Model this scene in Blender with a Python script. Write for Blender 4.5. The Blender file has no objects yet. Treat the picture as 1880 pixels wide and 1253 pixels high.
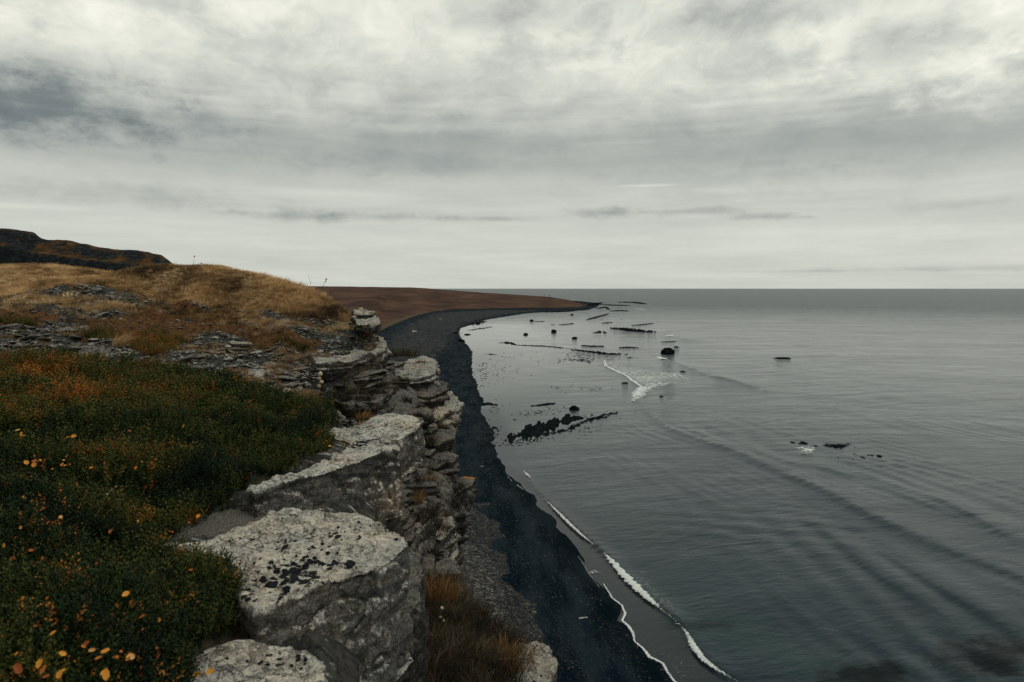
import bpy, bmesh, math, random
import numpy as np
from mathutils import Vector, Matrix
SC = bpy.context.scene
COL = SC.collection
R = math.radians
random.seed(4); rng = np.random.default_rng(4)

# ------------------------------------------------------------------ camera
F = 1253.0; CX = 940.0; CY = 626.5; HOR = 530.0
TH = math.atan((CY - HOR) / F)
H = 16.0                                    # eye above the sea
cam = bpy.data.cameras.new('camera'); camo = bpy.data.objects.new('camera', cam); COL.objects.link(camo)
camo.location = (0, 0, H); camo.rotation_euler = (math.pi/2 - TH, 0, 0)
cam.sensor_width = 36; cam.lens = 36 * F / 1880; cam.clip_start = .05; cam.clip_end = 120000
cam.dof.use_dof = True; cam.dof.focus_distance = 14; cam.dof.aperture_fstop = 4.5
SC.camera = camo

def ray(px, py):
    cx = (px - CX) / F; cy = -(py - CY) / F
    return np.array([cx, math.cos(TH) + cy * math.sin(TH), -math.sin(TH) + cy * math.cos(TH)])
def at_y(px, py, y):                       # point on the ray at forward distance y (world coordinates)
    d = ray(px, py); return d * (y / d[1]) + np.array([0, 0, H])
def at_z(px, py, z=0.0):                   # point on the ray at world height z
    d = ray(px, py); s = (z - H) / d[2]; return d * s + np.array([0, 0, H])
def at_plane(px, py, a, bx=0, by=0):       # z = H + a + bx*x + by*y
    d = ray(px, py); s = a / (d[2] - bx*d[0] - by*d[1]); return d * s + np.array([0, 0, H])
def proj(P):                               # world -> photo pixels (used only to place ground cover by where it grows)
    x, y, z = P[:, 0], P[:, 1], P[:, 2] - H
    f = y*math.cos(TH) - z*math.sin(TH); u = y*math.sin(TH) + z*math.cos(TH)
    f = np.maximum(f, .05)
    return CX + F*x/f, CY - F*u/f

# ------------------------------------------------------------------ node helper
class N:
    def __init__(s, tree): s.t = tree; s.t.nodes.clear()
    def n(s, typ, **kw):
        nd = s.t.nodes.new(typ)
        for k, v in kw.items(): setattr(nd, k, v)
        return nd
    def put(s, sock, v):
        if isinstance(v, bpy.types.NodeSocket): s.t.links.new(v, sock)
        elif v is not None:
            if hasattr(sock.default_value, '__len__') and not hasattr(v, '__len__'): v = (v,)*len(sock.default_value)
            if hasattr(sock.default_value, '__len__') and len(sock.default_value) == 4 and len(v) == 3: v = (*v, 1)
            sock.default_value = v
    def m(s, op, a, b=None, c=None, clamp=False):
        nd = s.n('ShaderNodeMath', operation=op, use_clamp=clamp)
        for i, v in enumerate((a, b, c)):
            if v is not None: s.put(nd.inputs[i], v)
        return nd.outputs[0]
    def v(s, op, a, b=None, scale=None):
        nd = s.n('ShaderNodeVectorMath', operation=op); s.put(nd.inputs[0], a)
        if b is not None: s.put(nd.inputs[1], b)
        if scale is not None: s.put(nd.inputs['Scale'], scale)
        return nd.outputs['Value'] if op in ('DOT_PRODUCT', 'LENGTH') else nd.outputs[0]
    def noise(s, vec, scale, detail=4, rough=.55, dist=0, lac=2):
        nd = s.n('ShaderNodeTexNoise'); s.put(nd.inputs['Vector'], vec)
        for k, v in (('Scale', scale), ('Detail', detail), ('Roughness', rough), ('Distortion', dist), ('Lacunarity', lac)): s.put(nd.inputs[k], v)
        return nd.outputs['Fac']
    def voro(s, vec, scale, feature='F1', out='Distance', rnd=1):
        nd = s.n('ShaderNodeTexVoronoi', feature=feature); s.put(nd.inputs['Vector'], vec); s.put(nd.inputs['Scale'], scale)
        s.put(nd.inputs['Randomness'], rnd); return nd.outputs[out]
    def step(s, v, a, b, lo=0., hi=1.):
        nd = s.n('ShaderNodeMapRange', interpolation_type='SMOOTHSTEP'); s.put(nd.inputs[0], v)
        for i, q in zip((1, 2, 3, 4), (a, b, lo, hi)): s.put(nd.inputs[i], q)
        return nd.outputs[0]
    def mix(s, f, a, b, typ='MIX'):
        nd = s.n('ShaderNodeMix', data_type='RGBA', blend_type=typ)
        s.put(nd.inputs[0], f); s.put(nd.inputs[6], a); s.put(nd.inputs[7], b); return nd.outputs[2]
    def ramp(s, f, stops):
        nd = s.n('ShaderNodeValToRGB'); e = nd.color_ramp.elements
        while len(e) < len(stops): e.new(.5)
        for q, (p, c) in zip(e, stops): q.position = p; q.color = (*c, 1) if len(c) == 3 else c
        s.put(nd.inputs[0], f); return nd.outputs[0]
    def mapv(s, vec, scale=(1, 1, 1), rot=(0, 0, 0), loc=(0, 0, 0)):
        nd = s.n('ShaderNodeMapping'); s.put(nd.inputs[0], vec); nd.inputs['Scale'].default_value = scale
        nd.inputs['Rotation'].default_value = rot; nd.inputs['Location'].default_value = loc; return nd.outputs[0]
    def bump(s, h, strength=1, dist=.02, normal=None):
        nd = s.n('ShaderNodeBump'); s.put(nd.inputs['Height'], h); s.put(nd.inputs['Strength'], strength); s.put(nd.inputs['Distance'], dist)
        if normal is not None: s.put(nd.inputs['Normal'], normal)
        return nd.outputs[0]
    def sep(s, vec):
        nd = s.n('ShaderNodeSeparateXYZ'); s.put(nd.inputs[0], vec); return nd.outputs
    def comb(s, x, y, z):
        nd = s.n('ShaderNodeCombineXYZ')
        for i, q in enumerate((x, y, z)): s.put(nd.inputs[i], q)
        return nd.outputs[0]
    def attr(s, name, typ='GEOMETRY'):
        nd = s.n('ShaderNodeAttribute', attribute_type=typ, attribute_name=name); return nd.outputs['Fac']
    def pos(s): return s.n('ShaderNodeNewGeometry').outputs['Position']
    def nz(s): return s.sep(s.n('ShaderNodeNewGeometry').outputs['Normal'])[2]
    def out(s, sh): o = s.n('ShaderNodeOutputMaterial'); s.t.links.new(sh, o.inputs[0])
    def bsdf(s, color, rough=.8, normal=None, spec=.3, **kw):
        b = s.n('ShaderNodeBsdfPrincipled'); s.put(b.inputs['Base Color'], color); s.put(b.inputs['Roughness'], rough)
        s.put(b.inputs['Specular IOR Level'], spec)
        if normal is not None: s.put(b.inputs['Normal'], normal)
        for k, v in kw.items(): s.put(b.inputs[k], v)
        return b.outputs[0]
def mat(name):
    m = bpy.data.materials.new(name); m.use_nodes = True; return m, N(m.node_tree)

# ------------------------------------------------------------------ world: overcast sky
SUN_AZ, SUN_EL = R(82), R(50)
world = bpy.data.worlds.new('World'); SC.world = world; world.use_nodes = True
w = N(world.node_tree)
D = w.n('ShaderNodeTexCoord').outputs['Generated']
dx, dy, dz = w.sep(w.v('NORMALIZE', D))
az = w.m('ARCTAN2', dx, dy)
el = w.m('ARCSINE', w.m('MAXIMUM', dz, -.05))
sky = w.n('ShaderNodeTexSky', sky_type='NISHITA'); sky.sun_disc = False
sky.sun_elevation = SUN_EL; sky.sun_rotation = SUN_AZ; sky.altitude = 20; sky.air_density = 1; sky.dust_density = 2
# cloud deck seen in perspective
inv = w.m('DIVIDE', 1.0, w.m('ADD', w.m('MAXIMUM', dz, 0), .10))
pl = w.comb(w.m('MULTIPLY', dx, inv), w.m('MULTIPLY', dy, inv), 0)
warp = w.noise(pl, 1.3, 3, .5)
pl2 = w.v('ADD', pl, w.comb(w.m('MULTIPLY', warp, .8), w.m('MULTIPLY', warp, .5), 0))
big = w.noise(pl2, 1.1, 6, .55)
fine = w.noise(w.mapv(pl2, (1, 1.3, 1), (0, 0, .3), (4, 2, 0)), 3.4, 9, .62, .25)
flat = w.comb(w.m('MULTIPLY', az, 2.2), w.m('MULTIPLY', el, 26), 0)
wisp = w.noise(flat, 1.6, 7, .6, .2)
flat2 = w.comb(w.m('MULTIPLY', az, 3.0), w.m('MULTIPLY', el, 90), 3)
hair = w.noise(flat2, 2.4, 6, .6, .1)
wob = w.m('MULTIPLY', w.m('SUBTRACT', wisp, .5), .075)
e2 = w.m('ADD', el, w.m('MULTIPLY', wob, w.step(el, .02, .2)))
base = w.ramp(w.m('DIVIDE', e2, 1.6), [(p/1.6, (v,)*3) for p, v in
        ((0, .585), (.03, .61), (.075, .605), (.105, .565), (.13, .58), (.155, .53), (.175, .43), (.205, .405), (.235, .48), (.27, .61), (.33, .67), (.41, .70), (.55, .66), (.9, .70), (1.55, .76))])
V = w.sep(base)[0]
hi = w.step(el, .12, .34)
iso = w.comb(w.m('MULTIPLY', az, 3.5), w.m('MULTIPLY', el, 5.2), 1.7)
isow = w.v('ADD', iso, w.v('SCALE', w.comb(w.noise(iso, 1.5, 3), w.noise(w.mapv(iso, loc=(4, 8, 1)), 1.5, 3), 0), scale=.55))
puff = w.noise(isow, 1.5, 8, .58); puff2 = w.noise(w.mapv(isow, loc=(9, 2, 0)), 4.6, 8, .62, .15)
V = w.m('ADD', V, w.m('MULTIPLY', w.m('SUBTRACT', big, .5), w.m('MULTIPLY_ADD', hi, -.02, .06)))
V = w.m('ADD', V, w.m('MULTIPLY', w.m('SUBTRACT', puff, .5), w.m('MULTIPLY_ADD', hi, .72, .02)))
V = w.m('ADD', V, w.m('MULTIPLY', w.m('SUBTRACT', puff2, .5), w.m('MULTIPLY_ADD', hi, .46, .01)))
V = w.m('ADD', V, w.m('MULTIPLY', w.m('SUBTRACT', fine, .5), w.m('MULTIPLY_ADD', hi, .02, .03)))
V = w.m('ADD', V, w.m('MULTIPLY', w.m('SUBTRACT', wisp, .5), w.m('MULTIPLY_ADD', hi, -.22, .24)))
V = w.m('ADD', V, w.m('MULTIPLY', w.m('SUBTRACT', hair, .5), w.step(el, .15, .0, 0, .06)))
# the clouds one can name: (px, py, half width px, half height px, amount)
def azel(px, py):
    d = ray(px, py); return math.atan2(d[0], d[1]), math.atan2(d[2], math.hypot(d[0], d[1]))
CL = [(10, 185, 230, 64, -.19), (150, 190, 260, 60, -.08), (60, 125, 200, 40, -.05), (420, 150, 250, 50, -.05), (150, 35, 130, 60, .20), (460, 15, 110, 45, .17), (600, 120, 190, 60, -.05), (300, 300, 420, 60, -.04),
      (930, 25, 150, 35, -.10), (860, 80, 90, 45, .13), (1080, 75, 170, 50, .14), (1200, 120, 180, 45, .10), (1340, 30, 170, 40, -.13), (1460, 80, 45, 45, .16),
      (1540, 75, 70, 50, .20), (1680, 70, 100, 45, -.12), (1700, 130, 190, 50, .12), (1850, 20, 100, 60, .20), (1870, 150, 170, 55, .16), (1450, 190, 280, 35, .07),
      (760, 300, 260, 30, -.06), (1300, 330, 330, 28, -.06), (1700, 300, 250, 45, -.04), (1760, 375, 190, 14, -.06), (200, 355, 260, 22, -.07),
      (545, 398, 100, 14, -.16), (700, 398, 140, 11, -.17), (900, 402, 100, 6, -.12), (1110, 390, 100, 13, -.19), (1270, 388, 100, 8, -.13), (1400, 398, 60, 8, -.16), (450, 390, 50, 5, -.08), (1340, 360, 200, 12, -.05), (1480, 399, 30, 4, -.1),
      (1190, 341, 70, 4, .14), (600, 355, 150, 12, .06), (1800, 493, 260, 6, -.09), (1500, 498, 230, 3, -.05), (60, 380, 130, 6, .06), (450, 470, 300, 30, -.02), (1500, 440, 500, 30, .03)]
edge = w.m('MULTIPLY', w.m('SUBTRACT', w.noise(w.comb(w.m('MULTIPLY', az, 9), w.m('MULTIPLY', el, 16), 7), 2.0, 7, .62), .5), 2.6)
for (px, py, hw, hh, amt) in CL:
    a0, e0 = azel(px, py); sa = hw/F; se = hh/F
    q = w.v('SUBTRACT', w.comb(az, el, 0), (a0, e0, 0)); q = w.v('MULTIPLY', q, (1/sa, 1/se, 0))
    g = w.m('SUBTRACT', w.m('ADD', 1.15, edge if amt < 0 or hh > 20 else w.m('MULTIPLY', edge, .7)), w.v('LENGTH', q))
    g = w.step(g, 0, 1.25)
    V = w.m('MULTIPLY_ADD', g, amt, V)
cloud = w.ramp(V, [(.0, (.12, .145, .15)), (.22, (.205, .235, .235)), (.42, (.40, .425, .395)), (.60, (.605, .625, .565)), (.74, (.77, .785, .68)), (.95, (.97, .96, .86))])
col = w.mix(.97, w.v('SCALE', sky.outputs[0], scale=.12), cloud)
col = w.v('SCALE', col, scale=10.0)
bg = w.n('ShaderNodeBackground'); w.put(bg.inputs[0], col); bg.inputs[1].default_value = .1
o = w.n('ShaderNodeOutputWorld'); w.t.links.new(bg.outputs[0], o.inputs[0])

sun = bpy.data.lights.new('sun', 'SUN'); suno = bpy.data.objects.new('sun', sun); COL.objects.link(suno)
sun.energy = 1.0; sun.angle = R(40); sun.color = (1, .95, .86)
sd = Vector((math.sin(SUN_AZ)*math.cos(SUN_EL), math.cos(SUN_AZ)*math.cos(SUN_EL), math.sin(SUN_EL)))
suno.rotation_euler = sd.to_track_quat('Z', 'Y').to_euler(); suno.location = (30, 30, 60)
SC.view_settings.view_transform = 'Standard'; SC.view_settings.look = 'None'
SC.view_settings.exposure = 0; SC.view_settings.gamma = 1
SC.cycles.max_bounces = 5; SC.cycles.transparent_max_bounces = 8

# ------------------------------------------------------------------ numeric helpers
_p = np.random.default_rng(7).permutation(256); PERM = np.concatenate([_p, _p, _p]).astype(np.int32)
_g = np.random.default_rng(8).normal(size=(256, 3)); GR = _g / np.linalg.norm(_g, axis=1)[:, None]
def pn(P):
    P = np.asarray(P, float); I = np.floor(P).astype(np.int64); f = P - I; I = I & 255
    u = f*f*f*(f*(f*6-15)+10); r = 0
    for a in (0, 1):
        A = PERM[(I[:, 0]+a) & 255]; wa = u[:, 0] if a else 1-u[:, 0]
        for b in (0, 1):
            B = PERM[(A+I[:, 1]+b) & 255]; wb = u[:, 1] if b else 1-u[:, 1]
            for c in (0, 1):
                C_ = PERM[(B+I[:, 2]+c) & 255]; wc = u[:, 2] if c else 1-u[:, 2]
                g = GR[C_]
                r = r + wa*wb*wc*(g[:, 0]*(f[:, 0]-a)+g[:, 1]*(f[:, 1]-b)+g[:, 2]*(f[:, 2]-c))
    return r*1.6
def fbm(P, o=4, g=.5, l=2.03):
    P = np.asarray(P, float); r = 0; a = 1
    for i in range(o): r = r + a*pn(P*l**i + 17.3*i); a *= g
    return r
def P3(x, y, z=0): x = np.asarray(x, float); return np.stack([x, y+0*x, z+0*x], 1)
def sst(v, a, b): t = np.clip((v-a)/(b-a), 0, 1); return t*t*(3-2*t)
def inpoly(px, py, poly):
    px = np.asarray(px, float); py = np.asarray(py, float); ins = np.zeros(px.shape, bool); n = len(poly)
    for i in range(n):
        x1, y1 = poly[i]; x2, y2 = poly[(i+1) % n]
        if y1 == y2: continue
        c = ((y1 > py) != (y2 > py)) & (px < (x2-x1)*(py-y1)/(y2-y1)+x1); ins ^= c
    return ins
def mesh_np(name, V_, Fq, m=None, smooth=True, attrs=None):
    me = bpy.data.meshes.new(name); V_ = np.asarray(V_, np.float32); Fq = np.asarray(Fq, np.int32)
    k = Fq.shape[1]
    me.vertices.add(len(V_)); me.vertices.foreach_set('co', V_.ravel())
    me.loops.add(Fq.size); me.loops.foreach_set('vertex_index', Fq.ravel())
    me.polygons.add(len(Fq)); me.polygons.foreach_set('loop_start', np.arange(0, Fq.size, k, dtype=np.int32))
    if smooth: me.polygons.foreach_set('use_smooth', np.ones(len(Fq), bool))
    for an, av in (attrs or {}).items():
        a = me.attributes.new(an, 'FLOAT', 'POINT'); a.data.foreach_set('value', np.asarray(av, np.float32))
    me.update(calc_edges=True)
    if m: me.materials.append(m)
    return me
def grid_faces(nr, nc):
    i = np.arange(nr*nc).reshape(nr, nc)
    return np.stack([i[:-1, :-1], i[:-1, 1:], i[1:, 1:], i[1:, :-1]], -1).reshape(-1, 4)
def link(name, me, parent=None, loc=None, **props):
    ob = bpy.data.objects.new(name, me); COL.objects.link(ob)
    if parent: ob.parent = parent
    if loc is not None: ob.location = loc
    for k, v in props.items(): ob[k] = v
    return ob
def tag(ob, label, cat, group=None):
    ob['label'] = label; ob['category'] = cat; ob['kind'] = 'thing'
    if group: ob['group'] = group
    return ob

# ------------------------------------------------------------------ materials
def rock_material(name, white=.6, wet=0., dark=1., moss=False, speck=1., band=1.):
    m, s = mat(name); p = s.pos(); nz = s.nz()
    n1 = s.noise(p, 1.7, 6, .6); n2 = s.noise(p, 9, 7, .65); n3 = s.noise(p, 38, 6, .7); n4 = s.noise(s.mapv(p, (3, 3, 22), (.12, .1, 0)), 1.6, 6, .6)
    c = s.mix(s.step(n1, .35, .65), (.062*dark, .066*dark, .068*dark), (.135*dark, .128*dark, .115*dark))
    c = s.mix(s.m('MULTIPLY', s.step(n4, .42, .62), .4+.6*band), c, (.07*dark, .056*dark, .042*dark))
    c = s.mix(s.m('MULTIPLY', s.step(s.m('ADD', s.m('MULTIPLY', n2, .6), s.m('MULTIPLY', n3, .4)), .50, .62), .55), c, (.22*dark, .21*dark, .19*dark))
    c = s.mix(s.m('MULTIPLY', s.step(s.noise(s.mapv(p, (2, 2, 14), (.15, .1, 0)), 3.2, 6, .65), .52, .60), .85*band), c, (.020, .022, .025))
    c = s.mix(s.m('MULTIPLY', s.step(s.noise(p, 23, 6, .7), .56, .70), .8), c, (.018, .021, .026))
    lich = s.m('ADD', s.m('MULTIPLY', nz, 1.1), s.m('MULTIPLY', s.m('SUBTRACT', n2, .5), 1.5))
    lich = s.m('ADD', lich, s.m('MULTIPLY', s.m('SUBTRACT', n3, .5), 1.9)); lich = s.m('ADD', lich, s.m('MULTIPLY', s.m('SUBTRACT', s.noise(p, 4.2, 5, .65), .5), 1.0))
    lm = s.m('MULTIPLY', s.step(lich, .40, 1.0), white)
    lc = s.mix(s.step(s.m('ADD', s.m('MULTIPLY', n3, .6), s.m('MULTIPLY', n2, .4)), .38, .60), (.31, .305, .28), (.64, .62, .56))
    c = s.mix(lm, c, lc)
    # black crusts
    pw = s.v('ADD', p, s.v('SCALE', s.comb(s.noise(p, 20, 3), s.noise(s.mapv(p, loc=(5, 5, 5)), 20, 3), 0), scale=.05))
    v1 = s.voro(pw, 15); gate = s.noise(p, 3.1, 3)
    sp = s.m('MULTIPLY', s.step(v1, .30, .22), s.step(gate, .50, .58))
    v2 = s.voro(pw, 46); sp2 = s.m('MULTIPLY', s.step(v2, .27, .18), s.step(s.noise(p, 6.3, 3), .42, .56))
    v3 = s.voro(s.mapv(pw, loc=(3, 1, 2)), 95); sp3 = s.step(v3, .20, .14)
    spk = s.m('MAXIMUM', sp, s.m('MAXIMUM', sp2, s.m('MULTIPLY', sp3, .7)))
    if moss:
        a = s.attr('crust'); v4 = s.voro(pw, 26)
        spk = s.m('MAXIMUM', s.m('MAXIMUM', s.m('MULTIPLY', sp2, .8), s.m('MULTIPLY', sp3, .6)), s.step(s.m('ADD', s.m('SUBTRACT', a, s.m('MULTIPLY', v4, 1.15)), s.m('MULTIPLY', s.m('SUBTRACT', n3, .5), .6)), -.02, .06))
    spk = s.m('MULTIPLY', spk, s.m('MULTIPLY', s.step(nz, .1, .6), speck))
    c = s.mix(spk, c, (.010, .012, .017))
    # joints
    cr = s.voro(s.v('ADD', s.mapv(p, (1, 1, 2.3), (.1, .12, .2)), s.v('SCALE', s.comb(n1, n2, n4), scale=.6)), 2.6, 'DISTANCE_TO_EDGE')
    crk = s.m('MULTIPLY', s.step(cr, .022, .004), s.step(n1, .45, .6))
    c = s.mix(s.m('MULTIPLY', crk, .7), c, (.012, .014, .017))
    h = s.m('ADD', s.m('MULTIPLY', n2, .5), s.m('MULTIPLY', n3, .35)); h = s.m('ADD', h, s.m('MULTIPLY', n4, .25+.75*band)); h = s.m('SUBTRACT', h, s.m('MULTIPLY', crk, .5))
    h = s.m('ADD', h, s.m('MULTIPLY', s.noise(p, 130, 4, .7), .10)); h = s.m('SUBTRACT', h, s.m('MULTIPLY', spk, -.10))
    vs = s.voro(s.v('ADD', s.mapv(p, (1, 1, 1.6), (.3, .2, .5)), s.v('SCALE', s.comb(n2, n1, n3), scale=.18)), 9, 'DISTANCE_TO_EDGE')
    ck = s.m('MULTIPLY', s.step(vs, .05, .0), s.step(s.noise(p, 2.3, 3), .42, .6)); h = s.m('SUBTRACT', h, s.m('MULTIPLY', ck, .35))
    pit = s.voro(s.v('ADD', p, s.v('SCALE', s.comb(n3, n2, n3), scale=.03)), 60); h = s.m('ADD', h, s.m('MULTIPLY', s.step(pit, .05, .4), .16))
    warm = s.mix(s.step(s.noise(p, 1.1, 5, .6), .42, .62), (1, 1, 1), (1.10, 1.0, .88)); c = s.mix(1, c, warm, 'MULTIPLY'); c = s.mix(s.m('MULTIPLY', ck, .55), c, (.016, .017, .018))
    s.out(s.bsdf(c, .92, s.bump(h, 1.0, .08), .15)); return m
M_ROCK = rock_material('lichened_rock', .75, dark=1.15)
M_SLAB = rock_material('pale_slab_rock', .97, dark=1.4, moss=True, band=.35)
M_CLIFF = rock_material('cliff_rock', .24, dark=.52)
M_SCREE = rock_material('scree_rock', .34, dark=.5)

def wetrock():
    m, s = mat('wet_black_rock'); p = s.pos(); n = s.noise(p, 1.5, 7, .65)
    c = s.mix(s.step(n, .4, .65), (.003, .006, .008), (.014, .016, .015))
    s.out(s.bsdf(c, 1, s.bump(n, .9, .3), .0)); return m
M_WET = wetrock()

def blade_mat(name, c1, c2, c3, rough=.7):
    m, s = mat(name); t = s.m('ADD', s.attr('tint', 'INSTANCER'), s.attr('tint'))
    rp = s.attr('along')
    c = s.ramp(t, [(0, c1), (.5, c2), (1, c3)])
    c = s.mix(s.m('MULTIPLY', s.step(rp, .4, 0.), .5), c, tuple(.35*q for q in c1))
    d = s.bsdf(c, rough, None, .15); tr = s.n('ShaderNodeBsdfTranslucent'); s.put(tr.inputs[0], c)
    mx = s.n('ShaderNodeMixShader'); mx.inputs[0].default_value = .22; s.t.links.new(d, mx.inputs[1]); s.t.links.new(tr.outputs[0], mx.inputs[2])
    s.out(mx.outputs[0]); return m
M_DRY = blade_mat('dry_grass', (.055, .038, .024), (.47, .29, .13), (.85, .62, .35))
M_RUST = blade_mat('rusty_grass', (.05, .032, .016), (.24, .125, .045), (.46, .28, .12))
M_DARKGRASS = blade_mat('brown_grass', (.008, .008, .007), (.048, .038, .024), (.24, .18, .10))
def heath_mat():
    m, s = mat('crowberry_leaf'); t = s.attr('tint', 'INSTANCER'); p = s.pos()
    c = s.ramp(t, [(0, (.005, .011, .007)), (.25, (.019, .034, .010)), (.45, (.062, .070, .016)), (.60, (.115, .082, .020)), (.74, (.20, .080, .018)), (.88, (.34, .13, .020)), (1, (.13, .018, .012))])
    c = s.mix(s.m('MULTIPLY', s.noise(p, 60, 2), .5), c, s.v('SCALE', c, scale=.45))
    d = s.bsdf(c, .7, None, .08); s.out(d); return m
M_HEATHLEAF = heath_mat()
def leaf_mat():
    m, s = mat('birch_leaf'); r = s.n('ShaderNodeObjectInfo').outputs['Random']; r2 = s.m('ADD', r, s.m('MULTIPLY', s.m('SUBTRACT', s.noise(s.pos(), 90, 2), .5), .5))
    c = s.ramp(r2, [(0, (.26, .055, .012)), (.3, (.48, .13, .015)), (.6, (.66, .24, .02)), (.9, (.72, .32, .03)), (1, (.68, .40, .18))])
    d = s.bsdf(c, .5, None, .3); tr = s.n('ShaderNodeBsdfTranslucent'); s.put(tr.inputs[0], c)
    mx = s.n('ShaderNodeMixShader'); mx.inputs[0].default_value = .3; s.t.links.new(d, mx.inputs[1]); s.t.links.new(tr.outputs[0], mx.inputs[2])
    s.out(mx.outputs[0]); return m
M_LEAF = leaf_mat()
def plain(name, c, rough=.8, sc=20, amt=.5):
    m, s = mat(name); n = s.noise(s.pos(), sc, 5, .6); s.out(s.bsdf(s.mix(s.step(n, .35, .65), c, tuple(q*amt for q in c)), rough, s.bump(n, .5, .02), .2)); return m
M_STALK = plain('dry_stalk', (.24, .18, .11)); M_SEED = plain('pale_seedhead', (.52, .42, .26), sc=60, amt=.6)
M_LICHEN = plain('orange_lichen', (.42, .17, .02), sc=25, amt=.45)
M_TWIG = plain('grey_twig', (.13, .13, .14), sc=40, amt=.4)

# ------------------------------------------------------------------ coast curves in world space
SHORE = [(1262, 1275), (1235, 1250), (1222, 1232), (1215, 1218), (1190, 1206), (1178, 1190), (1163, 1178), (1160, 1162), (1152, 1150), (1140, 1140), (1146, 1128), (1140, 1112), (1122, 1098), (1106, 1072),
         (1078, 1052), (1062, 1022), (1046, 1000), (1030, 975), (1012, 948), (992, 930), (972, 905), (950, 885), (928, 868), (920, 850), (908, 828), (903, 812),
         (906, 795), (896, 778), (884, 757), (889, 738), (878, 722), (876, 705), (868, 690), (866, 672), (868, 652), (864, 642), (856, 632), (848, 625), (842, 612), (846, 603), (862, 598),
         (882, 590), (908, 585), (940, 580), (965, 576), (1000, 573.5), (1050, 571.5), (1078, 570), (1095, 565), (1100, 560.5), (1098, 557)]
SW = np.array([at_z(a, b, 0) for a, b in SHORE]); o_ = np.argsort(SW[:, 1]); SW = SW[o_]
sy = np.concatenate([[5, 18], SW[:, 1], [850, 1000, 1500]]); su = np.concatenate([[.45, .33], SW[:, 0]/SW[:, 1], [.10, .03, -.1]])
HB = [(700, 606), (735, 590), (790, 573), (830, 568), (900, 566.2), (1000, 565.5), (1060, 563), (1090, 558)]
HW = np.array([at_z(a, b, 1.8) for a, b in HB]); HW = HW[np.argsort(HW[:, 1])]
hy = np.concatenate([[5, 25, 50, 100, 200], HW[:, 1], [1500]]); hu = np.concatenate([[-3, -1.2, -.6, -.32, -.215], HW[:, 0]/HW[:, 1], [.12]])
def u_shore(y): return np.interp(y, sy, su)
def u_heath(y): return np.minimum(np.interp(y, hy, hu), u_shore(y)-.006)
SIL = [(-900, 519), (0, 521), (400, 525), (570, 526.5), (760, 529), (830, 534), (900, 539.5), (920, 540.5), (1000, 546), (1030, 549), (1060, 553), (1100, 557)]
sil_u = np.array([(a-CX)/F for a, b in SIL]); sil_t = np.array([(b-HOR)/F for a, b in SIL])
def land_z(x, y):
    u = x/y; wdist = (u_shore(y)-u)*y
    wdist = wdist + np.where(y < 300, 1, 3)*.35*fbm(P3(x*.35, y*.35, 3), 3)
    zb = np.where(wdist > 0, 1.8*(1-np.exp(-np.maximum(wdist, 0)/13)), .08*wdist)
    Zc = H - np.interp(u, sil_u, sil_t)*900
    dh = np.interp(u, (HW[:, 0]/HW[:, 1])[:6], HW[:6, 1], left=150)
    k = sst(y, dh, 900)
    zh = zb + (Zc-zb)*k
    zh = np.where(y > 930, zh - (y-930)*.03, zh)
    wh = (u_heath(y)-u)*y
    return zb, np.where(wh > -2, zh, zb), wdist, wh

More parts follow.
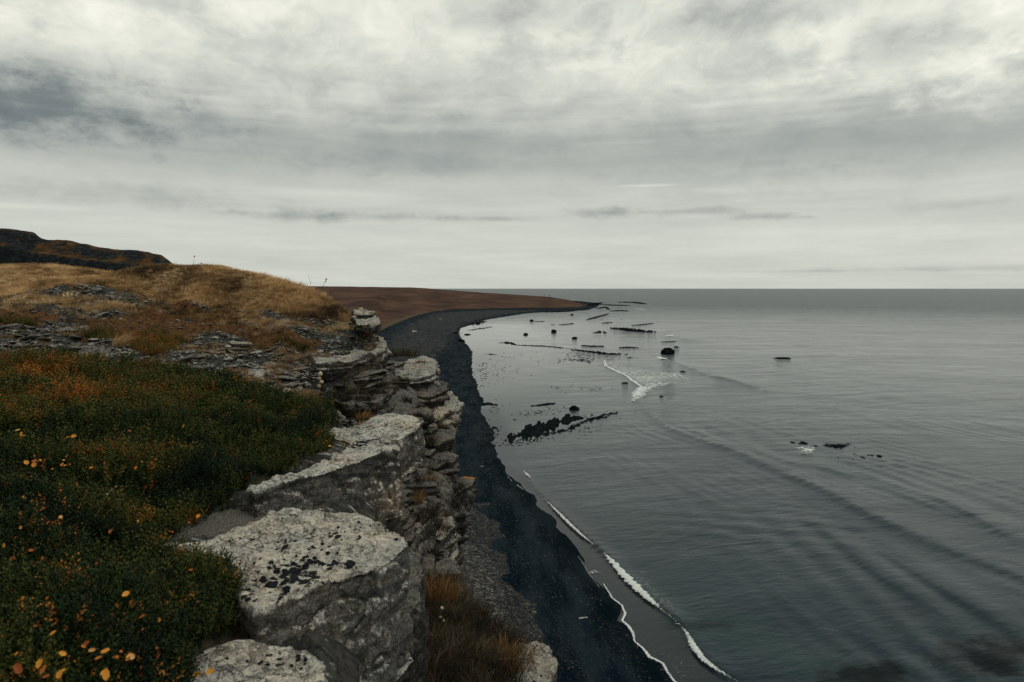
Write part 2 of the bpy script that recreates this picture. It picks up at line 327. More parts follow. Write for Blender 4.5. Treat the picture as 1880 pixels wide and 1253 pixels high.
# ------------------------------------------------------------------ sea
def build_sea():
    A = np.concatenate([np.linspace(-math.pi, -.42, 30, endpoint=False), np.linspace(-.42, -.12, 20, endpoint=False), np.linspace(-.12, .70, 560, endpoint=False), np.linspace(.70, math.pi, 40)])
    Rr = np.concatenate([np.linspace(2, 24, 8, endpoint=False), np.geomspace(24, 420, 440, endpoint=False), np.geomspace(420, 60000, 70)])
    a, r = np.meshgrid(A, Rr); x = (np.sin(a)*r).ravel(); y = (np.cos(a)*r).ravel()
    z = np.zeros_like(x); ys = np.maximum(y, 6)
    off = (x/ys-u_shore(ys))*ys; off = np.where(y < 6, 40, off)        # metres off shore
    fade = sst(500-np.hypot(x, y), 0, 300)*(np.abs(a.ravel()) < 1.2)
    wx = x + 1.6*pn(P3(x*.06, y*.05)) + .15*y + 3*pn(P3(x*.02+5, y*.02))
    near = sst(120-y, 0, 70)*sst(off, 2, 16)
    z += near*.046*np.sin(wx*2*math.pi/(2.7) + 2.6*fbm(P3(x*.09, y*.05, 4), 2))*np.clip(.25+1.3*fbm(P3(x*.07, y*.035, 9), 2), 0, 1.3)
    z += near*.035*np.sin((wx+.18*y)*2*math.pi/1.7+2*pn(P3(x*.14, y*.1, 5)))*np.clip(.1+1.2*pn(P3(x*.12, y*.06, 12)), 0, 1)
    z += near*.030*np.sin((x*.25+y)*2*math.pi/2.1+2.5*pn(P3(x*.2, y*.2, 15)))*np.clip(.2+pn(P3(x*.1, y*.1, 22)), 0, 1)
    z += fade*sst(off, 0, 25)*.06*pn(P3(x*.22, y*.10, 2))
    calm = np.zeros_like(x)
    CREST = [([(1172, 740), (1200, 768), (1235, 792), (1290, 812), (1345, 830), (1395, 850), (1440, 868), (1500, 896), (1560, 928), (1620, 957), (1680, 985), (1760, 1018), (1880, 1062), (2000, 1120)], .21, 1.6),
             ([(1370, 818), (1410, 838), (1450, 850), (1520, 862), (1600, 880), (1720, 930), (1880, 1000)], .10, 1.4),
             ([(1285, 686), (1320, 694), (1355, 702), (1400, 716)], .30, 2.2),
             ([(1225, 660), (1260, 674), (1300, 688)], .25, 2.2),
             ([(1205, 604), (1245, 620), (1280, 628)], .3, 4),
             ([(1700, 905), (1790, 950), (1880, 1000)], .14, 1.2), ([(1600, 1000), (1740, 1090), (1880, 1170)], .12, 1.0), ([(1480, 950), (1620, 1060), (1700, 1110)], .10, .9),
             ([(935, 856), (962, 880), (1000, 918), (1050, 965), (1108, 1018), (1160, 1070), (1215, 1118), (1255, 1150), (1278, 1190), (1310, 1222), (1370, 1258)], .14, .5)]
    for pts, hgt, wid in CREST:
        Wp = np.array([at_z(*q) for q in pts]); tt = np.linspace(0, 1, 60)
        cxs = np.interp(tt, np.linspace(0, 1, len(Wp)), Wp[:, 0]); cys = np.interp(tt, np.linspace(0, 1, len(Wp)), Wp[:, 1])
        bb = (x > cxs.min()-9) & (x < cxs.max()+9) & (y > cys.min()-9) & (y < cys.max()+9); I = np.where(bb)[0]
        d2 = (x[I, None]-cxs)**2+(y[I, None]-cys)**2; j = d2.argmin(1); sd_ = np.sqrt(d2[np.arange(len(I)), j])
        sgn = np.sign(x[I]-cxs[j]); ds = sd_*sgn; endf = np.sin(np.pi*np.clip(tt[j], .02, .98))**.5
        prof = np.where(ds < 0, np.exp(-(ds/(wid*.45))**2), np.exp(-(ds/(wid*1.5))**2))
        z[I] += hgt*endf*prof*(1+.3*pn(P3(x[I]*.3, y[I]*.3)))
    px, py = proj(np.stack([x, y, 0*x], 1))
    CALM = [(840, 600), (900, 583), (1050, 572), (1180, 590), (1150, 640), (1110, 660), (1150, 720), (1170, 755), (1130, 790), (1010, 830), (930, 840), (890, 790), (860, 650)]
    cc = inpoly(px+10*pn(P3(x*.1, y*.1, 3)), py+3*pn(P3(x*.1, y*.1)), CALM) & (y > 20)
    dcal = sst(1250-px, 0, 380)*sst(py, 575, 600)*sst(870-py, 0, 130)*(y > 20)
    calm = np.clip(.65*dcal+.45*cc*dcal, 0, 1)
    swash = sst(off, 3.2, 1.2)*(y < 90)*(y > 5)
    kelp = np.zeros_like(x); green = np.zeros_like(x)
    for (kx, ky, rx, ry, am) in [(1590, 1240, 95, 36, 1), (1820, 1208, 120, 46, .95), (1790, 1180, 60, 10, .9), (1660, 1120, 60, 14, .25), (1290, 1150, 70, 14, .5), (1230, 990, 150, 30, .25), (1000, 600, 2, 2, 0)]:
        q = np.hypot((px-kx)/rx, (py-ky)/ry)+.45*fbm(P3(x*.9, y*.9), 4); kelp = np.maximum(kelp, am*sst(q, 1.1, .35)*(y > 5))
    for (kx, ky, rx, ry, am) in [(1420, 1190, 200, 60, .42), (1300, 1130, 180, 60, .25), (1560, 860, 200, 40, .2), (1150, 960, 160, 60, .2)]:
        q = np.hypot((px-kx)/rx, (py-ky-.35*(px-kx))/ry)+.3*fbm(P3(x*.3, y*.3), 3); green = np.maximum(green, am*sst(q, 1.2, .2)*(y > 5))
    m, s = mat('sea_water'); p = s.pos()
    ac, asw, ak, ag = s.attr('calm'), s.attr('swash'), s.attr('kelp'), s.attr('green')
    pr = s.mapv(p, (1, 1, 1), (0, 0, R(-20)))
    n1 = s.noise(s.mapv(pr, (.55, 1.5, 1)), 1.5, 6, .62, .4); n2 = s.noise(s.mapv(pr, (.35, .9, 1)), .22, 6, .6, .3); n3 = s.noise(s.mapv(pr, (1, 2.2, 1)), 7, 3, .6)
    n0 = s.noise(s.mapv(p, (.3, 1, 1)), .035, 4, .6, .3)
    h = s.m('ADD', s.m('MULTIPLY', n1, .26), s.m('MULTIPLY', n2, 1.2)); h = s.m('ADD', h, s.m('MULTIPLY', n3, .035)); h = s.m('ADD', h, s.m('MULTIPLY', n0, 3.0))
    st = s.m('MULTIPLY', s.m('SUBTRACT', 1, s.m('MULTIPLY', ac, .97)), s.m('SUBTRACT', 1, s.m('MULTIPLY', asw, .7)))
    st = s.m('MULTIPLY', st, s.m('MULTIPLY_ADD', s.step(s.noise(p, .05, 4, .6), .35, .65), .55, .55))
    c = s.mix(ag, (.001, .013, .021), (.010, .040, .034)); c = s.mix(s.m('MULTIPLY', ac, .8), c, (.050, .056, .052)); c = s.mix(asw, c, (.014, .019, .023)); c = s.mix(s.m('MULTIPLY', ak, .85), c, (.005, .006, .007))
    b = s.n('ShaderNodeBsdfPrincipled'); s.put(b.inputs['Base Color'], c)
    far = s.step(s.v('LENGTH', p), 90, 700); s.put(b.inputs['Roughness'], s.m('MULTIPLY_ADD', far, .22, s.m('MULTIPLY_ADD', ac, -.03, .07))); b.inputs['IOR'].default_value = 1.22; s.put(b.inputs['Specular Tint'], (.80, .94, 1.0))
    s.put(b.inputs['Specular IOR Level'], s.m('MULTIPLY_ADD', ak, -.42, .5));
    s.put(b.inputs['Normal'], s.bump(h, s.m('MULTIPLY', st, s.m('MULTIPLY_ADD', far, .68, .30)), s.m('MULTIPLY_ADD', far, 1.2, 1.0))); s.out(b.outputs[0])
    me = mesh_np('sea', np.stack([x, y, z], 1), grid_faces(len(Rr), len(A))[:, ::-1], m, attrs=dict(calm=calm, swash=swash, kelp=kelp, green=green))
    link('sea', me, kind='structure')
build_sea()

# ------------------------------------------------------------------ beach + heath plain
def build_beach():
    Y = np.concatenate([np.linspace(8, 24, 10, endpoint=False), np.geomspace(24, 260, 380, endpoint=False), np.geomspace(260, 1000, 160)])
    s_ = np.concatenate([np.linspace(-1, 0, 20, endpoint=False), np.linspace(0, 1, 200)**1.35])
    ss, y = np.meshgrid(s_, Y); ss = ss.ravel(); y = y.ravel()
    us = u_shore(y); lm = np.where(y < 240, us+.75+20/y, us-u_heath(y)+6/y+.01)
    u = us - np.where(ss < 0, ss*(6/y+.004), ss*lm); x = u*y
    zb, zl, wd, wh = land_z(x, y)
    far = np.minimum(y/60, 3)
    z = np.where(y < 240, zb, np.where(wh > 0, zb-.3, zb))
    z = z + .035*far*fbm(P3(x*.5, y*.35, 8), 4)*sst(wd, -2, 4)
    z += sst(wd, 1, 4)*sst(12-wd, 0, 6)*.10*np.sin(wd*1.1+2*pn(P3(x*.1, y*.1)))*(y < 200)
    px, py = proj(np.stack([x, y, z], 1))
    SH = [(790, 930), (880, 925), (915, 985), (925, 1030), (940, 1080), (985, 1130), (1010, 1170), (1000, 1300), (600, 1300), (600, 900)]
    pw = px+26*fbm(P3(x*.35, y*.35, 5), 3)
    sh = inpoly(pw, py, SH)*1.0
    SH2 = [(700, 640), (740, 600), (800, 575), (900, 570), (1000, 570), (920, 578), (860, 592), (838, 605), (820, 640), (760, 680), (600, 700)]
    sh2 = inpoly(pw, py, SH2)*.5
    sh3 = inpoly(px+10*fbm(P3(x*.35, y*.35, 5), 3), py, [(875, 775), (905, 785), (905, 815), (880, 820), (865, 790)])*.3
    m, s = mat('black_sand'); p = s.pos(); ash = s.attr('shingle'); aw = s.attr('wet')
    n = s.noise(p, .6, 6, .6); g1 = s.voro(p, 9, out='Color'); g1 = s.sep(g1)[0]; gd = s.voro(p, 9); sp = s.noise(p, 14, 4, .7); n8 = s.noise(s.mapv(p, (1.5, .35, 1), (0, 0, R(-14))), .5, 5, .6)
    c = s.mix(s.step(n8, .38, .62), (.001, .006, .010), (.010, .017, .023))
    peb = s.m('MULTIPLY', s.step(g1, .70, .98), s.step(gd, .5, .2)); 
    c = s.mix(s.m('MULTIPLY', peb, .35), c, (.09, .09, .088))
    ash2 = s.step(s.m('ADD', ash, s.m('MULTIPLY', s.m('SUBTRACT', n, .5), 1.3)), .2, .8)
    c = s.mix(ash2, c, s.ramp(g1, [(0, (.010, .012, .014)), (.5, (.035, .037, .038)), (.85, (.08, .075, .07)), (1, (.17, .16, .15))]))
    c = s.mix(s.step(aw, .1, .9), c, s.v('SCALE', c, scale=.7))
    h = s.m('ADD', s.m('MULTIPLY', sp, .03), s.m('MULTIPLY', s.m('SUBTRACT', 1, gd), s.m('MULTIPLY', ash2, .06))); h = s.m('ADD', h, s.m('MULTIPLY', n8, .12))
    s.out(s.bsdf(c, s.step(aw, .6, 1, .95, .9), s.bump(h, .8, 1.0), .02))
    me = mesh_np('beach', np.stack([x, y, z], 1), grid_faces(len(Y), len(s_)), m, attrs=dict(shingle=np.maximum(np.maximum(sh, sh2), sh3), wet=sst(wd, 2.2, .6)))
    link('beach', me, kind='structure')
    # heath plain
    Y = np.geomspace(60, 1300, 260); ss = np.linspace(0, 1, 240)**1.5
    S2, y = np.meshgrid(ss, Y); S2 = S2.ravel(); y = y.ravel()
    uh = u_heath(y); u = uh+.0 - S2*(uh+1.4); x = u*y
    zb, zl, wd, wh = land_z(x, y)
    z = zl + .12*np.minimum(y/200, 3)*fbm(P3(x*.06, y*.04, 3), 4)*sst(S2, 0, .02) + .05
    z = np.where(S2 == 0, z-.6, z); z = z + .4*sst(wh, 0, 4)
    m, s = mat('heath_plain'); p = s.pos(); n = s.noise(s.mapv(p, (1, .5, 1)), .05, 8, .65); n2 = s.noise(s.mapv(p, (1, .35, 1)), .22, 8, .75); n3 = s.noise(s.mapv(p, (.5, 1, 1)), .02, 6, .65)
    c = s.ramp(n, [(.36, (.030, .018, .013)), (.48, (.055, .031, .022)), (.56, (.080, .042, .028)), (.68, (.085, .058, .034))])
    c = s.mix(s.m('MULTIPLY', s.step(n2, .5, .7), .7), c, (.022, .014, .012)); c = s.mix(s.m('MULTIPLY', s.step(n3, .5, .65), .45), c, (.045, .026, .02))
    c = s.mix(s.step(s.m('ADD', s.attr('rim'), s.m('MULTIPLY', s.m('SUBTRACT', n, .5), .8)), .25, .75), c, (.065, .052, .03))
    s.out(s.bsdf(c, .95, s.bump(s.m('ADD', n, n2), .8, .5), .03))
    rim = sst(wh, 5, 0)*(y < 420)
    me = mesh_np('heath_plain', np.stack([x, y, z], 1), grid_faces(len(Y), len(ss)), m, attrs=dict(rim=rim))
    link('heath_plain', me, kind='structure')
build_beach()

# ------------------------------------------------------------------ cliff top terrain
CP = [(0, 1253, -1.30), (300, 1253, -1.45), (440, 1110, -1.48), (0, 900, -1.28), (300, 800, -1.28), (600, 800, -1.48), (440, 905, -1.50), (420, 965, -1.58), (340, 1010, -1.60), (430, 1030, -1.66), (520, 1050, -1.75),
      (0, 660, -1.02), (300, 665, -1.10), (540, 705, -1.45), (630, 645, -1.22), (0, 560, -.42), (300, 575, -.66), (480, 600, -.98), (590, 605, -1.05)]
CT = [at_plane(a, b, c) for a, b, c in CP]
CT += [at_y(a, b, d) for a, b, d in [(-300, 506, 19), (0, 504, 18.5), (150, 502, 18.5), (300, 503, 18), (360, 508, 18), (410, 520, 18), (450, 516, 17.5), (485, 520, 17.3), (520, 527, 17.2), (580, 537, 17), (620, 554, 16.2), (645, 582, 15.6), (0, 520, 16), (300, 530, 16), (450, 550, 15.8), (560, 572, 15)]]
CT += [np.array(q)+[0, 0, H] for q in [(0, 0, -1.55), (-1, -6, -1.5), (-6, -6, -1.2), (-8, 2, -1.0), (-12, 8, -.7), (-30, 10, .6), (-25, 22, 1.0), (-12, 24, .3), (-9, 24, -.4), (-7, 22, -1.4), (-28, 40, .2), (-20, 40, -2.2), (-60, 50, 1.5), (-45, 55, .5), (-40, 75, -2.), (-14, 30, -1.8), (-32, 60, -3.5)]]
CT = np.array(CT)
def tps(r): return np.where(r > 0, r*r*np.log(r+1e-9), 0)
nC = len(CT); Kc = tps(np.hypot(CT[:, None, 0]-CT[None, :, 0], CT[:, None, 1]-CT[None, :, 1])) + np.eye(nC)*.05
Pc = np.c_[np.ones(nC), CT[:, :2]]
sol = np.linalg.solve(np.block([[Kc, Pc], [Pc.T, np.zeros((3, 3))]]), np.r_[CT[:, 2], 0, 0, 0])
def rbf(x, y):
    r = 0
    x = np.asarray(x, float); y = np.asarray(y, float); out = sol[nC]+sol[nC+1]*x+sol[nC+2]*y
    for i in range(nC): out = out+sol[i]*tps(np.hypot(x-CT[i, 0], y-CT[i, 1]))
    return out
EY = [-8, 0, 2, 3, 4, 5, 7, 8.5, 9.5, 11, 12.3, 13.6, 15, 16.2, 18, 20, 25, 40, 60, 90]
EX = [.5, .15, -.45, -.70, -.95, -1.05, -1.35, -2.3, -3.0, -3.3, -2.9, -2.75, -3.0, -3.6, -4.8, -6, -9, -18, -30, -46]
def x_edge(y): return np.interp(y, EY, EX)
P_MAT = [(-900, 676), (60, 680), (180, 678), (300, 690), (400, 710), (470, 732), (540, 752), (590, 770), (618, 788), (606, 812), (596, 846), (540, 860), (480, 880), (425, 905), (408, 930), (360, 955), (325, 990), (262, 1003), (318, 1038), (376, 1085), (404, 1112), (394, 1160), (310, 1205), (292, 1300), (292, 4000), (-900, 4000)]
P_GRASS = [(-900, 440), (300, 440), (620, 500), (668, 585), (648, 598), (600, 584), (540, 578), (480, 570), (420, 562), (330, 556), (270, 542), (210, 528), (130, 520), (70, 530), (0, 545), (-900, 545)]
P_GR2 = [(0, 540), (60, 535), (120, 545), (330, 570), (470, 585), (640, 596), (640, 612), (520, 600), (380, 590), (240, 575), (100, 560), (0, 575)]
P_OR = [[(320, 600), (390, 588), (470, 600), (540, 615), (590, 636), (560, 646), (470, 630), (400, 615), (330, 622)], [(130, 600), (200, 580), (320, 580), (350, 600), (330, 640), (300, 660), (210, 640), (150, 630)], [(-300, 560), (40, 570), (110, 590), (60, 600), (-300, 600)], [(300, 555), (440, 575), (480, 590), (330, 590)]]
P_SAND = [(375, 950), (440, 930), (530, 945), (475, 965), (420, 990), (300, 1003), (330, 985)]
def classify(P):
    px, py = proj(P); x, y = P[:, 0], P[:, 1]
    jx = px+(16*fbm(P3(x*1.1, y*1.1, 1), 3)+10*fbm(P3(x*5, y*5, 71), 2))*np.minimum(8/np.maximum(y, 1), 3); jy = py+6*fbm(P3(x*1.3, y*1.3, 6), 3)*np.minimum(8/np.maximum(y, 1), 4)
    mt = (inpoly(jx, jy, P_MAT) | (y < 2)); gr = inpoly(jx, jy, P_GRASS) | (y > 17.5)
    g2 = inpoly(jx, jy, P_GR2) & ~gr; orr = np.zeros(len(P), bool)
    for q in P_OR: orr |= inpoly(jx, jy, q)
    sd_ = inpoly(jx, jy, P_SAND)
    return mt & ~sd_, gr & ~mt, g2 & ~mt, orr & ~mt & ~gr, sd_
def ground(x, y):
    x = np.asarray(x, float); y = np.asarray(y, float); z0 = rbf(x, y)
    P = np.stack([x, y, z0], 1); mt, gr, g2, orr, sd_ = classify(P)
    qn = 1-.8*sst(y, 13, 16)
    z = z0 + qn*.045*fbm(P3(x*.9, y*.9, 2), 4)
    hum = .05+.17*fbm(P3(x*1.7, y*1.7, 5), 3)+.03*pn(P3(x*6, y*6, 5))
    z = z + mt*(hum) + orr*(.05+.06*pn(P3(x*2, y*2, 7)))
    z = z + gr*(qn*.05*fbm(P3(x*.8, y*.8, 11), 3)-.20)
    rough = (~mt & ~gr & ~sd_)
    tr = fbm(P3(x*1.6, y*1.6, 14), 4); st = np.floor(tr*4)/4
    z = z + rough*(.10*st+.04*tr)
    return z, P, (mt, gr, g2, orr, sd_)
def build_top():
    Y = np.concatenate([np.linspace(-8, 1.5, 24, endpoint=False), np.geomspace(1.5, 22, 460, endpoint=False), np.geomspace(22, 90, 60)])
    s_ = np.linspace(0, 1, 360)**1.5
    S_, y = np.meshgrid(s_, Y); S_ = S_.ravel(); y = y.ravel(); xe = x_edge(y); wid = np.where(y < 4, 12, 12+ (y-4)*1.1)
    x = xe - S_*wid; z, P, (mt, gr, g2, orr, sd_) = ground(x, y)
    z = z - .12*sst(S_*wid, .25, 0)
    m, s = mat('cliff_top_ground'); p = s.pos()
    a, b, c3, d = s.attr('mat'), s.attr('grass'), s.attr('autumn'), s.attr('sand')
    n = s.noise(p, 2.2, 7, .65); n2 = s.noise(s.mapv(p, (1, 1, 1)), 14, 6, .7); n3 = s.noise(s.mapv(p, (.6, 1.6, 1), (0, 0, .3)), 9, 5, .65)
    soil = s.mix(s.step(n2, .35, .65), (.010, .012, .013), (.05, .048, .044))
    soil = s.mix(s.step(s.m('ADD', s.m('MULTIPLY', n3, .7), s.m('MULTIPLY', n, .35)), .56, .63), soil, (.27, .27, .26))
    soil = s.mix(s.step(n, .50, .60), soil, s.mix(s.step(n2, .4, .6), (.04, .035, .022), (.09, .065, .035)))
    cm = s.mix(s.step(n2, .4, .65), (.004, .006, .004), (.012, .016, .008))
    cg = s.mix(s.step(n2, .35, .65), (.12, .075, .035), (.30, .20, .10))
    ca = s.mix(s.step(n2, .4, .6), (.03, .014, .006), (.10, .045, .012))
    csd = s.mix(s.step(s.noise(p, 90, 4, .7), .4, .65), (.045, .042, .038), (.14, .13, .115))
    c = s.mix(a, soil, cm); c = s.mix(b, c, cg); c = s.mix(c3, c, ca); c = s.mix(d, c, csd)
    s.out(s.bsdf(c, .95, s.bump(s.m('ADD', n2, s.m('MULTIPLY', n3, .8)), .9, .03), .15))
    me = mesh_np('cliff_top', np.stack([x, y, z], 1), grid_faces(len(Y), len(s_)), m, attrs=dict(mat=mt*1., grass=gr*1.+g2*.6, autumn=orr*1., sand=sd_*1.))
    link('cliff_top', me, kind='structure')
build_top()

# ------------------------------------------------------------------ cliff face
OY = [-8, 0, 2, 2.8, 4, 6, 7.4, 8.5, 10, 12, 13.4, 14.6, 15.6, 17, 20, 25, 40, 60, 90]
OX = [1.2, .9, .4, .20, .15, .0, -.85, -.95, -1.0, -1.1, -1.5, -1.95, -2.3, -3.6, -5.4, -8.4, -17, -29, -45]
OZ = [-3, -3.1, -3.1, -3.2, -3.25, -3.1, -3.3, -3.4, -3.2, -3, -2.6, -2.2, -2.0, -2.5, -3, -3, -3, -3, -3]
def build_face():
    Y = np.concatenate([np.linspace(-8, 2, 30, endpoint=False), np.geomspace(2, 24, 420, endpoint=False), np.geomspace(24, 90, 60)])
    v = np.linspace(0, 1, 150)**1.3
    vv, y = np.meshgrid(v, Y); vv = vv.ravel(); y = y.ravel()
    xe = x_edge(y); ze = rbf(xe, y)-.16; xo = np.interp(y, OY, OX)-.12; zo = H+np.interp(y, OY, OZ)-.1
    zf = .8
    z = ze+(zf-ze)*vv; k1 = np.clip((ze-z)/np.maximum(ze-zo, .2), 0, 1)
    nr = sst(y, 8.2, 6.8); x = xe + (xo-xe)*((1-nr)*(.7*k1**1.3+.3*sst(k1, .45, .7))+nr*(.22*k1+.78*sst(k1, .86, 1.))) + np.where(z < zo, .25*sst(zo-z, 0, 3)+.05*(zo-z), 0)
    b = z+.06*x+.02*y+.1*pn(P3(x, y, z))
    bl = pn(np.stack([x*.4, y*1.1, b*2.4], 1)); bl2 = pn(np.stack([x*.5, y*2.6, b*6], 1))
    d = .20*np.sign(bl)*np.abs(bl)**.5+.07*np.sign(bl2)*np.abs(bl2)**.6+.05*fbm(np.stack([x*3, y*3, z*9], 1), 3)
    x = x+d*sst(vv, 0, .03)
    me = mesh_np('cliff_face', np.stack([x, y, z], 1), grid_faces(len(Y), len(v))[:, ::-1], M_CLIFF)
    return link('cliff_face', me, kind='structure')
FACE = build_face()

# ------------------------------------------------------------------ rock builder
def voxel(bm, size):
    me = bpy.data.meshes.new('tmp'); bm.to_mesh(me); bm.free()
    ob = bpy.data.objects.new('tmp', me); COL.objects.link(ob)
    md = ob.modifiers.new('r', 'REMESH'); md.mode = 'VOXEL'; md.voxel_size = size
    dg = bpy.context.evaluated_depsgraph_get(); ev = ob.evaluated_get(dg); m2 = ev.to_mesh()
    n = len(m2.vertices); V_ = np.empty(n*3, np.float32); m2.vertices.foreach_get('co', V_); V_ = V_.reshape(-1, 3).astype(float)
    L = np.empty(len(m2.loops), np.int32); m2.loops.foreach_get('vertex_index', L); Fq = L.reshape(-1, 4)
    ev.to_mesh_clear(); bpy.data.objects.remove(ob); bpy.data.meshes.remove(me)
    return V_, Fq
def normals(V_, Fq):
    a, b, c, d = (V_[Fq[:, i]] for i in range(4)); n = np.cross(c-a, d-b); N_ = np.zeros_like(V_)
    for i in range(4): np.add.at(N_, Fq[:, i], n)
    return N_/(np.linalg.norm(N_, axis=1)[:, None]+1e-12)
def smooth_np(V_, Fq, it):
    for _ in range(it):
        S_ = np.zeros_like(V_); C_ = np.zeros(len(V_))
        for i in range(4):
            j = Fq[:, (i+1) % 4]; np.add.at(S_, Fq[:, i], V_[j]); np.add.at(C_, Fq[:, i], 1)
            np.add.at(S_, j, V_[Fq[:, i]]); np.add.at(C_, j, 1)
        V_ = .5*V_+.5*S_/C_[:, None]
    return V_
def erode(V_, Fq, sc, seed, strat=1., tilt=(.12, -.05), rnd=2, topamp=1., lump=1.):
    """weathering: bedding ledges on the sides, flaking on top; sc = size of the rock in metres"""
    V_ = smooth_np(V_, Fq, rnd); N_ = normals(V_, Fq); o3 = np.array([seed*3.1, seed*1.7, seed*2.3])
    side = 1-np.abs(N_[:, 2]); side = sst(side, .1, .8); up = sst(N_[:, 2], .4, .9)
    b = V_[:, 2]+tilt[0]*V_[:, 0]+tilt[1]*V_[:, 1]+.03*sc*fbm(V_*2/sc+o3, 2)
    xy = V_[:, :2]/sc
    l1 = pn(np.stack([xy[:, 0]*.9+seed, xy[:, 1]*.9, b*9/sc], 1)); l2 = pn(np.stack([xy[:, 0]*1.5, xy[:, 1]*1.5+seed, b*28/sc], 1)); l3 = pn(np.stack([xy[:, 0]*3+seed, xy[:, 1]*3, b*70/sc], 1))
    d = side*strat*(.055*np.sign(l1)*np.abs(l1)**.5+.028*np.sign(l2)*np.abs(l2)**.6+.010*l3)*sc
    bl = fbm(V_*1.6/sc+o3, 3); d += .045*sc*bl*lump
    bk = pn(V_*np.array([3., 3., 2.])/sc+o3*2); d -= side*.05*lump*sc*sst(bk, .1, .2)
    d += .013*sc*fbm(V_*9/sc+o3, 4, .6); rd = np.abs(pn(V_*np.array([4., 4., 7.])/sc+o3*5)); d -= side*.018*sc*sst(rd, .07, .0)
    fl = fbm(np.stack([xy[:, 0]*2.2+seed, xy[:, 1]*3.4+.8*xy[:, 0], 0*b], 1), 4, .55); stp = sst(fl*3 % 1, .0, .10)*.5+np.floor(fl*3)
    d += up*topamp*.012*sc*np.clip(stp, -3, 3)
    return V_+N_*d[:, None], N_
def slab(name, pts, plane, thick, vox, m, seed, bulge=.02, under=.18, shift=(0, 0), strat=1., rnd=2, drop=None, crust=None, tilt=(.12, -.05), topamp=1., parent=None, lump=1.):
    T = np.array([at_plane(px, py, *plane) for px, py in pts]); c = T.mean(0); sc = max(np.ptp(T[:, 0]), np.ptp(T[:, 1]))
    bm = bmesh.new(); rings = []
    for k, (dz_, s_) in enumerate(((0, 1), (-.3*thick, 1+bulge), (-thick, 1-under))):
        sh = np.array([shift[0], shift[1], 0])*(-dz_/thick)
        rings.append([bm.verts.new(c+(t-c)*np.array([s_, s_, 1])+[0, 0, dz_]+sh) for t in T])
    n = len(T)
    for a, b in zip(rings, rings[1:]):
        for i in range(n): bm.faces.new((a[i], a[(i+1) % n], b[(i+1) % n], b[i]))
    bm.faces.new(rings[0]); bm.faces.new(rings[-1][::-1])
    bmesh.ops.triangulate(bm, faces=bm.faces[:]); bmesh.ops.recalc_face_normals(bm, faces=bm.faces)
    base = np.array([c[0], c[1], c[2]-thick])
    V_, Fq = voxel(bm, vox); V_, N_ = erode(V_, Fq, min(sc, 1.6), seed, strat, tilt, rnd, topamp, lump)
    at = {}
    if crust is not None:
        px, py = proj(V_); cr = np.full(len(V_), .0)
        for (kx, ky, rx, ry, am) in crust: cr = np.maximum(cr, am*np.exp(-((px-kx)/rx)**2-((py-ky)/ry)**2))
        at['crust'] = cr
    me = mesh_np(name, V_-base, Fq, m, attrs=at)
    return link(name, me, parent=parent, loc=base)

CRUST = [(545, 1055, 60, 32, .88), (500, 1072, 42, 22, .72), (570, 1032, 40, 16, .7), (410, 1035, 40, 12, .6), (485, 1030, 30, 12, .55), (615, 1037, 40, 14, .6), (645, 1035, 16, 12, .85), (612, 1040, 14, 9, .8), (520, 1090, 30, 10, .7), (522, 1008, 22, 9, .75), (555, 990, 50, 12, .5),
         (612, 985, 18, 9, .75), (725, 990, 22, 6, .5), (490, 1075, 60, 20, .5), (355, 1018, 18, 7, .7), (670, 960, 30, 8, .45), (640, 975, 90, 26, .34), (460, 1000, 120, 30, .30), (575, 1010, 130, 50, .36), (465, 1100, 60, 20, .5)]
r = slab('rock_slab', [(300, 1006), (345, 1001), (398, 990), (428, 976), (474, 966), (500, 950), (540, 943), (600, 951), (658, 944), (700, 956), (736, 978), (753, 998), (725, 1022), (672, 1050), (620, 1063), (572, 1088), (508, 1118), (470, 1128), (452, 1108), (425, 1075), (365, 1032)],
         (-1.46, .02, .03), .62, .014, M_SLAB, 1, bulge=.0, under=-.03, crust=CRUST, rnd=1, strat=.17, shift=(.03, -.10), lump=.45)
tag(r, 'big pale slab of rock with many black lichen blotches at the near cliff edge', 'rock')
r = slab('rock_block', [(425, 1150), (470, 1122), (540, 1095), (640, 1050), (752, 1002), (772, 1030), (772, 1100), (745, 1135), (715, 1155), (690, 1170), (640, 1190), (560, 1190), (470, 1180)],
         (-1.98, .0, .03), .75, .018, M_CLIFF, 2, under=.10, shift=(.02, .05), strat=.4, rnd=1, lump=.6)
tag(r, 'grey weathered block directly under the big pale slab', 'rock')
r = slab('rock_slab', [(318, 1250), (345, 1210), (385, 1192), (440, 1180), (520, 1180), (578, 1196), (604, 1219), (592, 1250), (560, 1290), (430, 1330), (330, 1330)], (-1.52, 0, .02), .40, .013, M_SLAB, 3, strat=.6,
         crust=[(420, 1205, 60, 14, .5), (500, 1215, 60, 20, .45), (560, 1215, 40, 20, .4), (450, 1240, 100, 20, .35)])
tag(r, 'rounded pale slab cut off by the bottom edge, orange sprigs hanging over it', 'rock')
r = slab('rock_slab', [(446, 906), (490, 890), (540, 868), (600, 842), (632, 818), (650, 806), (700, 800), (728, 798), (740, 812), (736, 824), (700, 832), (640, 850), (560, 878), (470, 914)], (-1.50, .015, .02), .62, .017, M_SLAB, 4, under=-.02, bulge=.0, shift=(.02, -.06), strat=.22, rnd=1, lump=.5, tilt=(.25, .1),
         crust=[(650, 822, 80, 10, .45), (700, 810, 40, 8, .4)])
tag(r, 'long pale-topped slab with a sheer dark brown face, beside the green mat', 'rock')
r = slab('rock_slab', [(596, 796), (625, 786), (660, 776), (690, 764), (722, 761), (765, 764), (782, 770), (768, 784), (745, 798), (736, 806), (700, 812), (640, 812)], (-1.50, .02, .02), .46, .018, M_SLAB, 5, under=.05, strat=.35, rnd=1, lump=.5, crust=[(690, 785, 90, 12, .4)])
